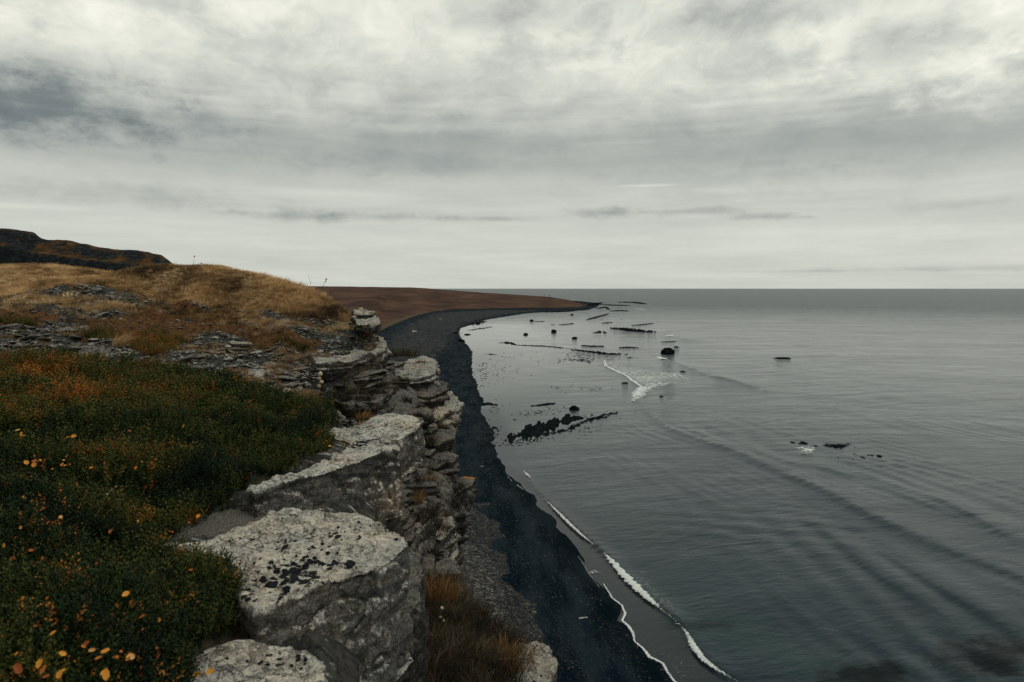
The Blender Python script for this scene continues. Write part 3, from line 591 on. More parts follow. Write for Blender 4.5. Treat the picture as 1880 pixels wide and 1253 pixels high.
tag(r, 'cracked pale slab jutting furthest out just behind the brown-faced slab', 'rock')
r = slab('rock_slab', [(560, 655), (600, 640), (630, 622), (655, 613), (680, 612), (709, 627), (710, 640), (680, 650), (640, 662), (590, 668)], (-1.30, 0, .004), .55, .03, M_ROCK, 6, under=.2, strat=1.1)
tag(r, 'pale-topped ledge leaning up to a corner above the dark gully', 'rock')
r = slab('rock_slab', [(365, 682), (410, 671), (440, 664), (478, 668), (505, 676), (470, 690), (430, 698), (390, 692)], (-1.20, .03, -.0), .22, .025, M_ROCK, 7, under=.05, strat=.8)
tag(r, 'flat pale outcrop at the upper right rim of the green mat', 'rock')
r = slab('rock_slab', [(470, 655), (520, 645), (600, 640), (640, 650), (600, 672), (540, 680), (480, 672)], (-1.38, .0, 0), .5, .03, M_SCREE, 8, strat=1.2)
tag(r, 'dark layered outcrop left of the pale corner ledge', 'rock')
r = slab('rock_slab', [(336, 586), (370, 576), (410, 573), (450, 575), (462, 580), (420, 586), (380, 588), (345, 590)], (-.82, 0, .0), .12, .025, M_SLAB, 9, under=.0, strat=.5)
tag(r, 'thin whitish slab lying flush in the heath below the dry grass', 'rock')
r = slab('boulder', [(646, 582), (660, 577), (680, 578), (692, 585), (697, 592), (680, 597), (655, 594)], (-.68, 0, 0), .20, .02, M_ROCK, 10, under=.1, rnd=10, strat=.3, topamp=.3)
tag(r, 'rounded pale boulder overhanging under the end of the dry grass hummock', 'rock')
r = slab('boulder', [(648, 572), (660, 568), (678, 571), (688, 577), (670, 579), (652, 578)], (-.58, 0, 0), .06, .016, M_ROCK, 11, rnd=2, strat=.2)
tag(r, 'small pale boulder with orange growth behind the rounded one', 'rock')
# cliff ledges that make the outline against the beach: (outline, height, thickness, label)
FLATS = [([(20, 652), (90, 644), (170, 642), (230, 650), (180, 662), (70, 664)], -1.00, 'low dark flagstone running along the back rim of the green mat'),
 ([(470, 622), (520, 614), (580, 618), (610, 628), (560, 640), (500, 636)], -1.16, 'weathered flat slab in the middle of the outcrop left of the corner ledge'),
 ([(250, 668), (310, 660), (360, 664), (380, 674), (320, 684), (270, 682)], -1.14, 'dark broken slab touching the back of the green mat, left of the whitish outcrop'),
 ([(96, 598), (150, 590), (200, 594), (190, 604), (120, 608)], -.78, 'small dark slab in the scree under the left end of the dry grass')]
for i, (pts, z_, lab) in enumerate(FLATS):
    tag(slab('rock_slab', pts, (z_, 0, 0), .22, .022, M_SCREE if i != 1 else M_ROCK, 80+i, under=.0, strat=1.0, rnd=1), lab, 'rock')
LEDGES = [
 ([(715, 676), (745, 664), (772, 656), (798, 657), (804, 668), (802, 682), (775, 690), (735, 692)], -1.85, .50, 'square pale ledge crowning the far cliff column, tuft on top'),
 ([(708, 712), (740, 700), (790, 692), (822, 702), (824, 716), (790, 726), (730, 728)], -2.2, .36, 'grey layered ledge below the square crowning ledge'),
 ([(735, 738), (780, 722), (822, 714), (842, 732), (838, 752), (800, 770), (750, 766)], -2.55, .55, 'bulging pale nose of rock farthest out on the far column'),
 ([(760, 800), (790, 785), (825, 778), (839, 792), (835, 806), (800, 818), (770, 815)], -2.75, .34, 'rounded grey ledge under the bulging nose'),
 ([(745, 842), (780, 832), (815, 828), (838, 832), (838, 846), (800, 858), (760, 858)], -2.95, .50, 'blunt brownish ledge with a flat face above the orange-lichened one'),
 ([(790, 895), (820, 880), (850, 872), (876, 876), (868, 892), (835, 908), (800, 912)], -3.35, .40, 'pointed ledge tipped with orange lichen, farthest right of the cliff'),
 ([(735, 900), (765, 885), (795, 890), (805, 910), (780, 930), (745, 928)], -3.0, .55, 'dark squarish ledge left of the orange-lichened one'),
 ([(765, 960), (800, 945), (832, 948), (838, 968), (810, 990), (775, 990)], -3.4, .6, 'pale rounded ledge low on the cliff above the shingle'),
 ([(720, 955), (745, 945), (765, 965), (760, 990), (735, 995)], -2.8, .6, 'small grey block behind the tip of the blotched slab'),
 ([(745, 1010), (775, 1000), (800, 1015), (800, 1045), (770, 1060), (748, 1045)], -3.1, .7, 'narrow grey block beside the blotched slab and above the rusty tuft'),
 ([(735, 755), (760, 742), (785, 748), (788, 765), (760, 775), (735, 768)], -2.15, .4, 'brown block with a rounded gable top in the gully'),
 ([(600, 715), (640, 700), (690, 700), (720, 715), (700, 735), (640, 740), (605, 735)], -1.85, .5, 'dark low shelf in the gully behind the green mat'),
]
for i, (pts, z_, th_, lab) in enumerate(LEDGES):
    d = -z_*F/(np.mean([b for a, b in pts])-HOR)
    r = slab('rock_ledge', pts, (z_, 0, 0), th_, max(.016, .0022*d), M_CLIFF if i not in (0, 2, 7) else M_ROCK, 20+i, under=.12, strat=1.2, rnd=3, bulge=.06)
    tag(r, lab, 'rock')
r = slab('boulder', [(925, 1190), (950, 1172), (985, 1168), (1015, 1180), (1030, 1205), (1028, 1250), (990, 1290), (930, 1290)], (-3.35, 0, 0), .9, .024, M_ROCK, 40, rnd=10, strat=.4, bulge=.05)
tag(r, 'grey rounded boulder at the outer rim of the lower grassy ledge', 'rock')
r = slab('rock_shelf', [(690, 1140), (745, 1090), (800, 1075), (850, 1105), (900, 1150), (960, 1180), (1000, 1260), (980, 1400), (700, 1400), (660, 1250)], (-3.45, 0, 0), 1.2, .05, M_CLIFF, 41, rnd=3)
tag(r, 'dark shelf carrying brown grass below the blotched slab', 'rock')

# fractured blocks of the cliff face: pieces of the structure, sharing a dozen meshes
BLK = []
for k in range(12):
    bm = bmesh.new(); q = [bm.verts.new((sx*.5+random.uniform(-.1, .1), sy_*.5+random.uniform(-.1, .1), sz*.5+random.uniform(-.06, .06))) for sz in (-1, 1) for sy_ in (-1, 1) for sx in (-1, 1)]
    for f in ((0, 2, 3, 1), (4, 5, 7, 6), (0, 1, 5, 4), (2, 6, 7, 3), (0, 4, 6, 2), (1, 3, 7, 5)): bm.faces.new([q[i] for i in f])
    bmesh.ops.recalc_face_normals(bm, faces=bm.faces)
    V_, Fq = voxel(bm, .045); V_, _ = erode(V_, Fq, 1.0, 60+k, .9, rnd=1, lump=.8)
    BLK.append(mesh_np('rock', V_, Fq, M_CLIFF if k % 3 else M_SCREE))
rb = random.Random(11)
for y0 in np.concatenate([np.arange(3.2, 9, .55), np.arange(9, 17.5, .62), np.arange(17.5, 24, 1.3)]):
    ze = float(rbf(np.array([x_edge(y0)]), np.array([y0]))[0])-H; zo = float(np.interp(y0, OY, OZ)); xe = float(x_edge(y0)); xo = float(np.interp(y0, OY, OX))
    zz = ze-.25
    while zz > -5.2:
        th_ = rb.uniform(.26, .62); y1 = y0+rb.uniform(-.25, .25)
        k1 = min(max((ze-zz)/max(ze-zo, .2), 0), 1); xx = xe+(xo-xe)*(.7*k1**1.3+.3*(k1 > .55)) if y1 > 7 else min(xe+.10+.25*k1, -.50)
        wx_, wy_ = rb.uniform(.6, 1.15), rb.uniform(.6, 1.25)
        if not (y1 < 7.2 and zz < -2.9) and not (y1 < 4.4 and zz > -2.0):
            ob = link('rock', rb.choice(BLK), FACE, (xx-wx_*.5+rb.uniform(-.16, .02), y1, H+zz-th_*.5))
            ob.scale = (wx_, wy_, th_*1.25); ob.rotation_euler = (rb.uniform(-.1, .1), rb.uniform(-.14, .04), rb.choice((0, 1.57, 3.14))+rb.uniform(-.35, .35))
        zz -= th_
# ------------------------------------------------------------------ far hill on the left
def build_hill():
    T = [(-900, 380), (-300, 405), (0, 421), (30, 423), (58, 428), (66, 436), (110, 441), (150, 448), (190, 456), (235, 460), (270, 463), (292, 468), (305, 478), (312, 500), (340, 545)]
    U = np.interp(np.linspace(0, 1, 300)**.6, [0, 1], [(-900-CX)/F, (340-CX)/F]); Y = np.concatenate([np.linspace(52, 66, 110), np.linspace(66.5, 110, 30)])
    u, y = np.meshgrid(U, Y); u = u.ravel(); y = y.ravel()
    zt = H - np.interp(u, [(a-CX)/F for a, b in T], [(b-HOR)/F for a, b in T])*61
    x = u*61*(1+(y-61)*.002); q = y+.9*fbm(P3(x*.25, y*.1), 5)
    k = .45*sst(q, 54, 57)+.35*sst(q, 58, 59)+.20*sst(q, 59.6, 61.5)
    z = (H-2)+(zt-(H-2))*k + .10*fbm(P3(x*.7, y*.7), 4)
    z = np.where(y > 62, z-(y-62)*.34, z)
    rk = sst(k, .995, .93)
    m, s = mat('far_hill'); p = s.pos(); nz = s.nz(); n = s.noise(p, .9, 7, .65); n2 = s.noise(s.mapv(p, (1, 1, 3)), 2.2, 6, .7)
    rc = s.mix(s.step(n2, .45, .68), (.007, .011, .014), (.045, .05, .05)); gc = s.ramp(n, [(.38, (.012, .012, .010)), (.52, (.050, .028, .012)), (.68, (.13, .065, .02))])
    c = s.mix(s.step(s.m('ADD', nz, s.m('MULTIPLY', s.m('SUBTRACT', n, .5), 1.4)), .66, .9), rc, gc)
    s.out(s.bsdf(c, .95, s.bump(s.m('ADD', n, n2), .9, .3), .1))
    link('hill', mesh_np('hill', np.stack([x, y, z], 1), grid_faces(len(Y), len(U)), m), kind='structure')
build_hill()

# ------------------------------------------------------------------ boulders and reefs in the water
def boulder_mesh(seed, flat=.65, n=4):
    bm = bmesh.new(); bmesh.ops.create_icosphere(bm, subdivisions=n, radius=.5)
    V_ = np.array([v.co[:] for v in bm.verts]); Ft = np.array([[v.index for v in f.verts] for f in bm.faces]); bm.free()
    d = V_/np.linalg.norm(V_, axis=1)[:, None]; q = np.round(d*1.8+.8*fbm(d*1.3+seed, 2)[:, None])/1.8
    V_ = V_*(1+.28*fbm(d*1.2+seed*3.3, 2)[:, None])*.62+q*.18+d*(.06*fbm(d*5+seed, 3))[:, None]
    V_[:, 2] *= flat; return V_, Ft
SB = [(1226, 647, 20, .75, 'largest dark boulder standing alone in the sea'), (1054, 750, 15, .7, 'black boulder off the end of the long reef'), (847, 627, 10, .9, 'round black boulder on the waterline at the top of the bay'),
      (1017, 608, 8, .9, 'small upright boulder in the calm flats'), (965, 613, 7, .7, 'small low boulder left of the upright one in the flats'), (1055, 620, 8, .6, 'flat-topped small boulder right of the upright one'),
      (976, 588, 6, .8, 'tiny boulder nearest the far shore of the bay'), (1147, 704, 10, .35, 'low black rock just left of the foam fan'), (1214, 726, 6, .5, 'little rock beside the foaming wave tip'),
      (1254, 683, 9, .3, 'low rock at the right end of the foam fan'), (1242, 638, 8, .4, 'awash rock just above the largest boulder'), (877, 593, 6, .6, 'little boulder on the dark spit of the far shore'),
      (858, 615, 9, .35, 'flat stone in the shallows above the round waterline boulder'), (908, 784, 7, .5, 'little stone in the shallows above the long reef'), (1437, 658, 22, .12, 'flat rock awash out on the open sea at right'), (1050, 577, 5, .7, 'tiny boulder off the dark shingle of the point'),
      (836, 612, 7, .4, 'low stone on the sand above the round waterline boulder'), (945, 771, 7, .3, 'low stone awash behind the long reef')]
for i, (px, py, wpx, fl, lab) in enumerate(SB):
    c = at_z(px, py + (2 if fl > .4 else 0), 0); wd_ = wpx/F*c[1]*1.03
    fl *= .82; V_, Ft = boulder_mesh(i+3, fl); c[2] = -.05
    if lab.endswith('waterline boulder') and px == 836: c = at_z(px, py, .6)
    me = mesh_np('boulder', V_*wd_*1.15+[0, 0, wd_*fl*.24], Ft, M_WET)
    tag(link('boulder', me, loc=c), lab, 'boulder', 'boulders in the shallow bay')

def reef(name, line, wpx, hgt, seed, lab, rag=.6, res=1.0, grp='reefs in the bay'):
    """a low ragged ledge breaking the surface along a line"""
    W = np.array([at_z(a, b, 0) for a, b in line]); d = W[:, 1].mean()
    L = np.r_[0, np.cumsum(np.linalg.norm(np.diff(W, axis=0), axis=1))]; n = 90; m_ = 40
    wid = wpx/F*d*d/H if isinstance(wpx, (int, float)) else 1
    t = np.linspace(-.03, 1.03, int(n*2)); sg = np.linspace(-1.6, 1.6, m_)
    cx_ = np.interp(t*L[-1], L, W[:, 0]); cy_ = np.interp(t*L[-1], L, W[:, 1])
    nx_, ny_ = cx_/cy_, 1+0*cx_
    T_, S_ = np.meshgrid(t, sg, indexing='ij')
    wloc = max(wid-hgt*.5*d/H, wid*.3)*.85
    x = cx_[:, None]+nx_[:, None]*S_*wloc; y = cy_[:, None]+ny_[:, None]*S_*wloc
    x, y, T_, S_ = x.ravel(), y.ravel(), T_.ravel(), S_.ravel()
    f = 1/max(wloc/d*H/4, .4); rg = fbm(np.stack([T_*L[-1]*.45*f, S_*2.2+T_*2, 0*x+seed], 1), 4, .52)
    hgt = hgt*.55; env = np.sin(np.pi*np.clip((T_+.03)/1.06, 0, 1))**.6; S_ = S_/np.clip(.75+.9*pn(np.stack([T_*L[-1]*.22*f, 0*S_, 0*S_+seed+40], 1))+.4*pn(np.stack([T_*L[-1]*.8*f, np.sign(S_)*3, 0*S_+seed+9], 1)), .22, 1.6)/np.maximum(env, .15)
    h = hgt*(np.clip(.95-1.25*S_**2, -1.5, 1)*env + (.35+rag)*rg*1.05 - .16)
    h = h*(1-.6*sst(np.abs(S_), .8, 1.6))-.35*hgt*sst(np.abs(S_), 1.0, 1.6)
    h = np.where(h > hgt*.7, hgt*.7+(h-hgt*.7)*.3, h)
    Fq = grid_faces(len(t), m_); keep = (h[Fq].max(1) > -.12); Fq = Fq[keep]
    us, inv_ = np.unique(Fq, return_inverse=True); Fq = inv_.reshape(-1, 4)
    V_ = np.stack([x, y, np.maximum(h, -.25)], 1)[us]
    c = np.array([W[:, 0].mean(), W[:, 1].mean(), 0]); me = mesh_np(name, V_-c, Fq[:, ::-1], M_WET)
    tag(link(name, me, loc=c), lab, 'reef', grp)
RF = [([(926, 808), (960, 797), (1000, 785), (1040, 771), (1076, 766)], 26, .30, .10, 'long black reef slanting out from the beach'),
      ([(985, 802), (1040, 790), (1080, 772), (1135, 757)], 9, .22, 1.5, 'scattered awash rocks on the seaward side of the long reef'),
      ([(914, 630), (935, 630), (950, 634)], 4, .5, .5, 'dark head of the thin ledge in the middle of the bay'),
      ([(945, 634), (1000, 636), (1050, 641)], 2.2, .35, .4, 'thin straight ledge running across the middle of the bay'),
      ([(1048, 642), (1080, 646), (1112, 650), (1152, 651)], 5, .5, .8, 'broken dark reef continuing the thin straight ledge'),
      ([(1120, 603), (1150, 606), (1180, 609), (1206, 610)], 7, 1.6, .3, 'thick black reef offshore from the point'),
      ([(1134, 556), (1160, 556), (1188, 559)], 3, 3.0, .5, 'farthest black reef off the tip of the point'),
      ([(1058, 567), (1080, 562), (1108, 556)], 7, 2.0, .9, 'black rocky tip of the point'),
      ([(1095, 567), (1112, 565), (1120, 569)], 4, 1.8, .9, 'dark rock right beside the tip of the point'),
      ([(1100, 560), (1130, 561), (1160, 562)], 2.4, 1.2, 1.2, 'broken line of rocks beyond the tip'),
      ([(1120, 572), (1140, 571), (1156, 572)], 2.5, 1.2, 1.0, 'short reef between the tip and the thick black reef'),
      ([(1075, 588), (1095, 583), (1120, 576)], 4, .9, .9, 'slanting reef inshore of the point'),
      ([(1026, 597), (1040, 596), (1055, 594)], 2, .5, .8, 'thin slanting rock below the point shingle'),
      ([(1104, 594), (1125, 592)], 2, .5, .6, 'thin rock left of the thick black reef'),
      ([(1158, 598), (1175, 597), (1200, 594)], 2.4, .5, .9, 'awash ledge behind the thick black reef'),
      ([(1087, 612), (1100, 610), (1114, 611)], 3.5, .5, 1.0, 'small dark ledge left below the thick black reef'),
      ([(1062, 635), (1085, 636), (1110, 636)], 2.6, .4, .5, 'flat dark streak of rock above the broken reef'),
      ([(1136, 639), (1155, 638), (1172, 639)], 2.6, .4, .5, 'flat dark streak of rock right of the broken reef'),
      ([(1150, 658), (1160, 657), (1172, 658)], 2, .3, .6, 'short streak of rock right below the broken reef'),
      ([(1210, 628), (1225, 628), (1242, 627)], 1.6, .3, .6, 'thin streak of rock above the largest boulder'),
      ([(880, 743), (895, 742), (914, 744)], 5, .35, .9, 'low spit of stones joined to the beach'),
      ([(974, 746), (995, 744), (1020, 741)], 3.4, .25, 1.2, 'weed-covered streak in the shallows behind the black boulder'),
      ([(980, 591), (990, 591), (1000, 590)], 1.6, .4, .3, 'straight little rock in the flats near the far shore'),
      ([(858, 607), (880, 604), (905, 601)], 2.0, .35, .4, 'thin dark spit reaching out from the top of the bay'),
      ([(888, 650), (900, 651), (914, 652)], 1.8, .25, .6, 'small flat streak of rock near the waterline'),
      ([(862, 597), (880, 593), (895, 590)], 5, .6, 1.3, 'black stony corner of the far shore'),
      ([(1000, 574), (1030, 573), (1060, 571)], 2.5, .9, .6, 'dark stony rim of the far shore'),
      ([(1010, 596.5), (1020, 597)], 1.2, .3, .4, 'tiny sliver of rock below the far shore')]
for i, (ln, wpx, hg, rag, lab) in enumerate(RF): reef('reef', ln, wpx, hg, i*3.7+1, lab, rag)

# scatter of weed and small stones awash: real little lumps, one object
def flecks():
    Vs, Fs = [], []; n0 = 0; rr = np.random.default_rng(3)
    V0, F0 = boulder_mesh(2, .3, 1)
    Z = [(910, 680, 45, 22, 110, 2.2), (1040, 660, 60, 8, 70, 2.2), (1075, 650, 60, 6, 60, 2), (1062, 662, 30, 4, 40, 3), (1100, 655, 50, 6, 60, 2), (905, 795, 20, 18, 90, 2.6), (885, 690, 14, 30, 60, 2.4), (900, 752, 40, 14, 40, 2.2), (1060, 712, 70, 6, 70, 1.6),
         (985, 757, 45, 7, 60, 2.4), (1100, 764, 40, 8, 70, 2.2), (1050, 793, 60, 9, 140, 2.4), (960, 812, 50, 6, 90, 2.4), (1338, 828, 24, 7, 60, 4), (1538, 819, 24, 4, 45, 4.5), (1590, 838, 50, 6, 16, 4), (1470, 813, 16, 2, 5, 5), (1402, 800, 3, 1, 1, 6), (1120, 585, 40, 8, 60, 1.6), (1075, 572, 40, 7, 60, 2), (880, 600, 22, 8, 60, 1.8), (930, 583, 40, 4, 60, 1.6)]
    for (cx_, cy_, rx, ry, n, sz) in Z:
        for _ in range(n):
            a, b = rr.normal(0, .5, 2); c = at_z(cx_+a*rx+.0, cy_+b*ry-.12*a*rx*(cy_ > 740 and cx_ < 1150), 0)
            s_ = 1.35*sz/F*c[1]*rr.uniform(.3, 1.6); v = V0*np.array([s_*1.3, s_*rr.uniform(1, 2.5), s_*.35])
            Vs.append(v+[c[0], c[1], .0]); Fs.append(F0+n0); n0 += len(V0)
    link('seaweed', mesh_np('seaweed', np.concatenate(Vs), np.concatenate(Fs), M_WET), kind='stuff')
flecks()

# ------------------------------------------------------------------ foam
def foam_mat(name, thr, sc):
    m, s = mat(name); p = s.pos(); a = s.attr('body')
    wv = s.v('ADD', p, s.v('SCALE', s.comb(s.noise(p, sc*.7, 3), s.noise(s.mapv(p, loc=(9, 3, 0)), sc*.7, 3), 0), scale=1.2/sc))
    v = s.voro(wv, sc, 'DISTANCE_TO_EDGE'); v2 = s.voro(wv, sc*2.7, 'DISTANCE_TO_EDGE'); n = s.noise(p, sc*1.5, 6, .7)
    lace = s.m('MAXIMUM', s.step(v, .16, .02), s.m('MULTIPLY', s.step(v2, .14, .02), .8))
    f = s.m('ADD', s.m('MULTIPLY', lace, .40), s.m('MULTIPLY', n, 1.1)); f = s.m('ADD', f, s.m('MULTIPLY', a, .80))
    al = s.m('MULTIPLY', s.step(f, thr, thr+.45), .92)
    t = s.n('ShaderNodeBsdfTransparent'); b = s.bsdf((.60, .64, .63), .7, s.bump(n, .6, .05), .3); mx = s.n('ShaderNodeMixShader')
    s.t.links.new(al, mx.inputs[0]); s.t.links.new(t.outputs[0], mx.inputs[1]); s.t.links.new(b, mx.inputs[2]); s.out(mx.outputs[0]); return m
M_FOAM = foam_mat('foam', 1.05, 5.0); M_FOAMF = foam_mat('foam_far', 1.05, 1.0)
def foam_line(pts, wid, hgt, m, body=1., n=160, seed=0, lift=.02):
    """wid in metres per control point"""
    W = np.array([at_z(a, b, lift) for a, b in pts]); k = np.linspace(0, 1, len(W)); t = np.linspace(0, 1, n)
    x = np.interp(t, k, W[:, 0]); y = np.interp(t, k, W[:, 1]); wv = np.interp(t, k, wid); bd = body*np.interp(t, k, np.minimum(1, np.array(wid)/max(max(wid), 1e-6)*1.6))
    tx, ty = np.gradient(x), np.gradient(y); l_ = np.hypot(tx, ty)+1e-9; nx_, ny_ = -ty/l_, tx/l_
    sg = np.linspace(-1, 1, 9); jit = .5*pn(P3(t*n*.15, seed, 0))
    X = x[:, None]+nx_[:, None]*(sg+jit[:, None])*wv[:, None]*.5; Y = y[:, None]+ny_[:, None]*(sg+jit[:, None])*wv[:, None]*.5
    prof = np.cos(sg*math.pi/2); Z = lift+hgt*prof[None, :]*(.6+.6*pn(P3(np.repeat(t*n*.2, 9), np.tile(sg, n), seed)).reshape(n, 9))*bd[:, None]
    A_ = (prof**.5)[None, :]*bd[:, None]
    return np.stack([X.ravel(), Y.ravel(), Z.ravel()], 1), grid_faces(n, 9), A_.ravel()
def foam_obj(parts, m):
    n0 = 0; Vs, Fs, As = [], [], []
    for V_, Fq, A_ in parts: Vs.append(V_); Fs.append(Fq+n0); As.append(A_); n0 += len(V_)
    link('foam', mesh_np('foam', np.concatenate(Vs), np.concatenate(Fs), m, attrs=dict(body=np.concatenate(As))), kind='stuff')
lace = [p for p in SHORE if p[1] > 1060]
foam_obj([foam_line([(p[0]+2, p[1]) for p in lace], [.10, .14, .12, .16, .2, .14, .1, .16, .2, .13, .16, .12, .12, .08][:len(lace)] + [.06]*max(0, len(lace)-14), .03, M_FOAM, 1.1, 300, 1, .05),
          foam_line([(1062, 1022), (1085, 1058), (1100, 1078)], [.05, .05, .05], .02, M_FOAM, .5, 80, 2, .05),
          foam_line([(932, 875), (940, 884), (948, 890), (962, 900)], [.05, .10, .10, .05], .02, M_FOAM, .8, 80, 5, .05),
          foam_line([(1082, 1053), (1092, 1050), (1110, 1053)], [.3, .5, .1], .02, M_FOAM, .45, 60, 6, .05),
          foam_line([(998, 915), (1020, 937), (1045, 962), (1070, 985), (1092, 1002)], [.06, .22, .30, .22, .08], .12, M_FOAM, 1.1, 200, 3, .12),
          foam_line([(960, 864), (968, 872), (975, 879)], [.1, .35, .1], .12, M_FOAM, .9, 50, 4, .12),
          foam_line([(1108, 1015), (1125, 1032), (1145, 1055), (1170, 1080), (1195, 1103), (1215, 1120), (1250, 1148), (1262, 1165), (1275, 1190), (1292, 1212), (1320, 1232), (1360, 1256)], [.15, .45, .62, .62, .4, .15, .10, .25, .42, .35, .25, .10], .08, M_FOAM, 1.15, 400, 7, .12),
          foam_line([(1120, 1128), (1165, 1200)], [.01, .01], .01, M_FOAM, .1, 10, 8, .05),
          foam_line([(1160, 1052), (1180, 1050), (1195, 1053)], [.2, .5, .2], .02, M_FOAM, .25, 60, 9, .06),
          foam_line([(1135, 1030), (1170, 1068), (1215, 1108), (1262, 1150)], [.4, 1.6, 1.4, .5], .01, M_FOAM, .22, 160, 31, .20),
          foam_line([(1205, 1180), (1235, 1215), (1262, 1250)], [.8, 2.2, 2.2], .01, M_FOAM, .13, 120, 32, .05),
          foam_line([(1330, 1200), (1370, 1208), (1400, 1218)], [.3, 1.4, .5], .01, M_FOAM, .10, 60, 10, .08),
          foam_line([(1240, 1145), (1262, 1147)], [.1, .1], .02, M_FOAM, .6, 20, 13, .08),
          foam_line([(1685, 1208), (1700, 1216), (1730, 1222), (1745, 1232)], [.4, 1.1, .8, .4], .01, M_FOAM, .14, 90, 11, .12),
          foam_line([(1150, 1165), (1190, 1212), (1215, 1240)], [.3, .5, .4], .01, M_FOAM, .12, 90, 12, .05)], M_FOAM)
def fan(poly, body, n=(150, 120), lift=.04):
    P = np.array([at_z(a, b, lift) for a, b in poly]); x0, x1, y0, y1 = P[:, 0].min()-2, P[:, 0].max()+2, P[:, 1].min()-2, P[:, 1].max()+2
    X, Y = np.meshgrid(np.linspace(x0, x1, n[0]), np.linspace(y0, y1, n[1])); X, Y = X.ravel(), Y.ravel()
    px, py = proj(np.stack([X, Y, 0*X], 1)); ins = inpoly(px+4*pn(P3(X*.5, Y*.5)), py+1.5*pn(P3(X*.5, Y*.5, 5)), poly)
    Fq = grid_faces(n[1], n[0]); Fq = Fq[ins[Fq].any(1)]; us, iv = np.unique(Fq, return_inverse=True)
    d0 = np.zeros(len(X))
    for ddx, ddy in ((9, 0), (-9, 0), (0, 4), (0, -4), (5, 2), (-5, -2), (5, -2), (-5, 2)): d0 += inpoly(px+ddx, py+ddy, poly)/8
    A_ = ins*d0*body(px, py)*(1+.5*pn(P3(X*.15, Y*.15, 8)))
    return np.stack([X, Y, 0*X+lift], 1)[us], iv.reshape(-1, 4), A_[us]
foam_obj([fan([(1108, 664), (1118, 660), (1150, 672), (1200, 680), (1250, 685), (1278, 700), (1240, 706), (1205, 712), (1190, 722), (1175, 738), (1160, 738), (1172, 722), (1180, 712), (1150, 692), (1120, 680)], lambda px, py: .42+.35*sst(py, 690, 735)),
          foam_line([(1110, 662), (1112, 672), (1130, 681), (1150, 690), (1165, 702), (1180, 712)], [.5, .9, .9, .7, .8, .5], .12, M_FOAM, 1., 120, 20, .05),
          foam_line([(1180, 712), (1172, 724), (1163, 737)], [2.0, 2.6, 1.0], .15, M_FOAM, .95, 80, 21, .05),
          foam_line([(1207, 655), (1214, 658), (1225, 661)], [.8, 2.6, .8], .25, M_FOAM, 1., 60, 22, .1),
          foam_line([(1220, 616), (1235, 617), (1257, 619)], [2, 8, 2], .3, M_FOAM, 1., 60, 23, .1),
          foam_line([(1203, 611), (1215, 607), (1235, 608)], [2, 7, 2], .2, M_FOAM, .6, 60, 24, .1),
          foam_line([(1136, 613), (1146, 616), (1150, 617)], [1, 2, 1], .1, M_FOAM, .4, 40, 25, .05),
          foam_line([(1166, 567), (1176, 568), (1182, 569)], [5, 12, 5], .3, M_FOAM, .7, 40, 26, .1),
          foam_line([(1155, 597), (1172, 596), (1185, 595)], [2, 4, 2], .1, M_FOAM, .4, 40, 27, .1),
          foam_line([(1270, 672), (1285, 673), (1300, 672)], [1, 4, 1], .1, M_FOAM, .4, 40, 28, .2),
          fan([(1455, 828), (1470, 823), (1492, 824), (1500, 832), (1490, 840), (1465, 838)], lambda px, py: .42+.15*sst(px, 1460, 1480), (60, 60), .28),
          foam_line([(1180, 752), (1215, 780), (1250, 796)], [.2, .3, .2], .02, M_FOAM, .05, 40, 29, .3)], M_FOAMF)

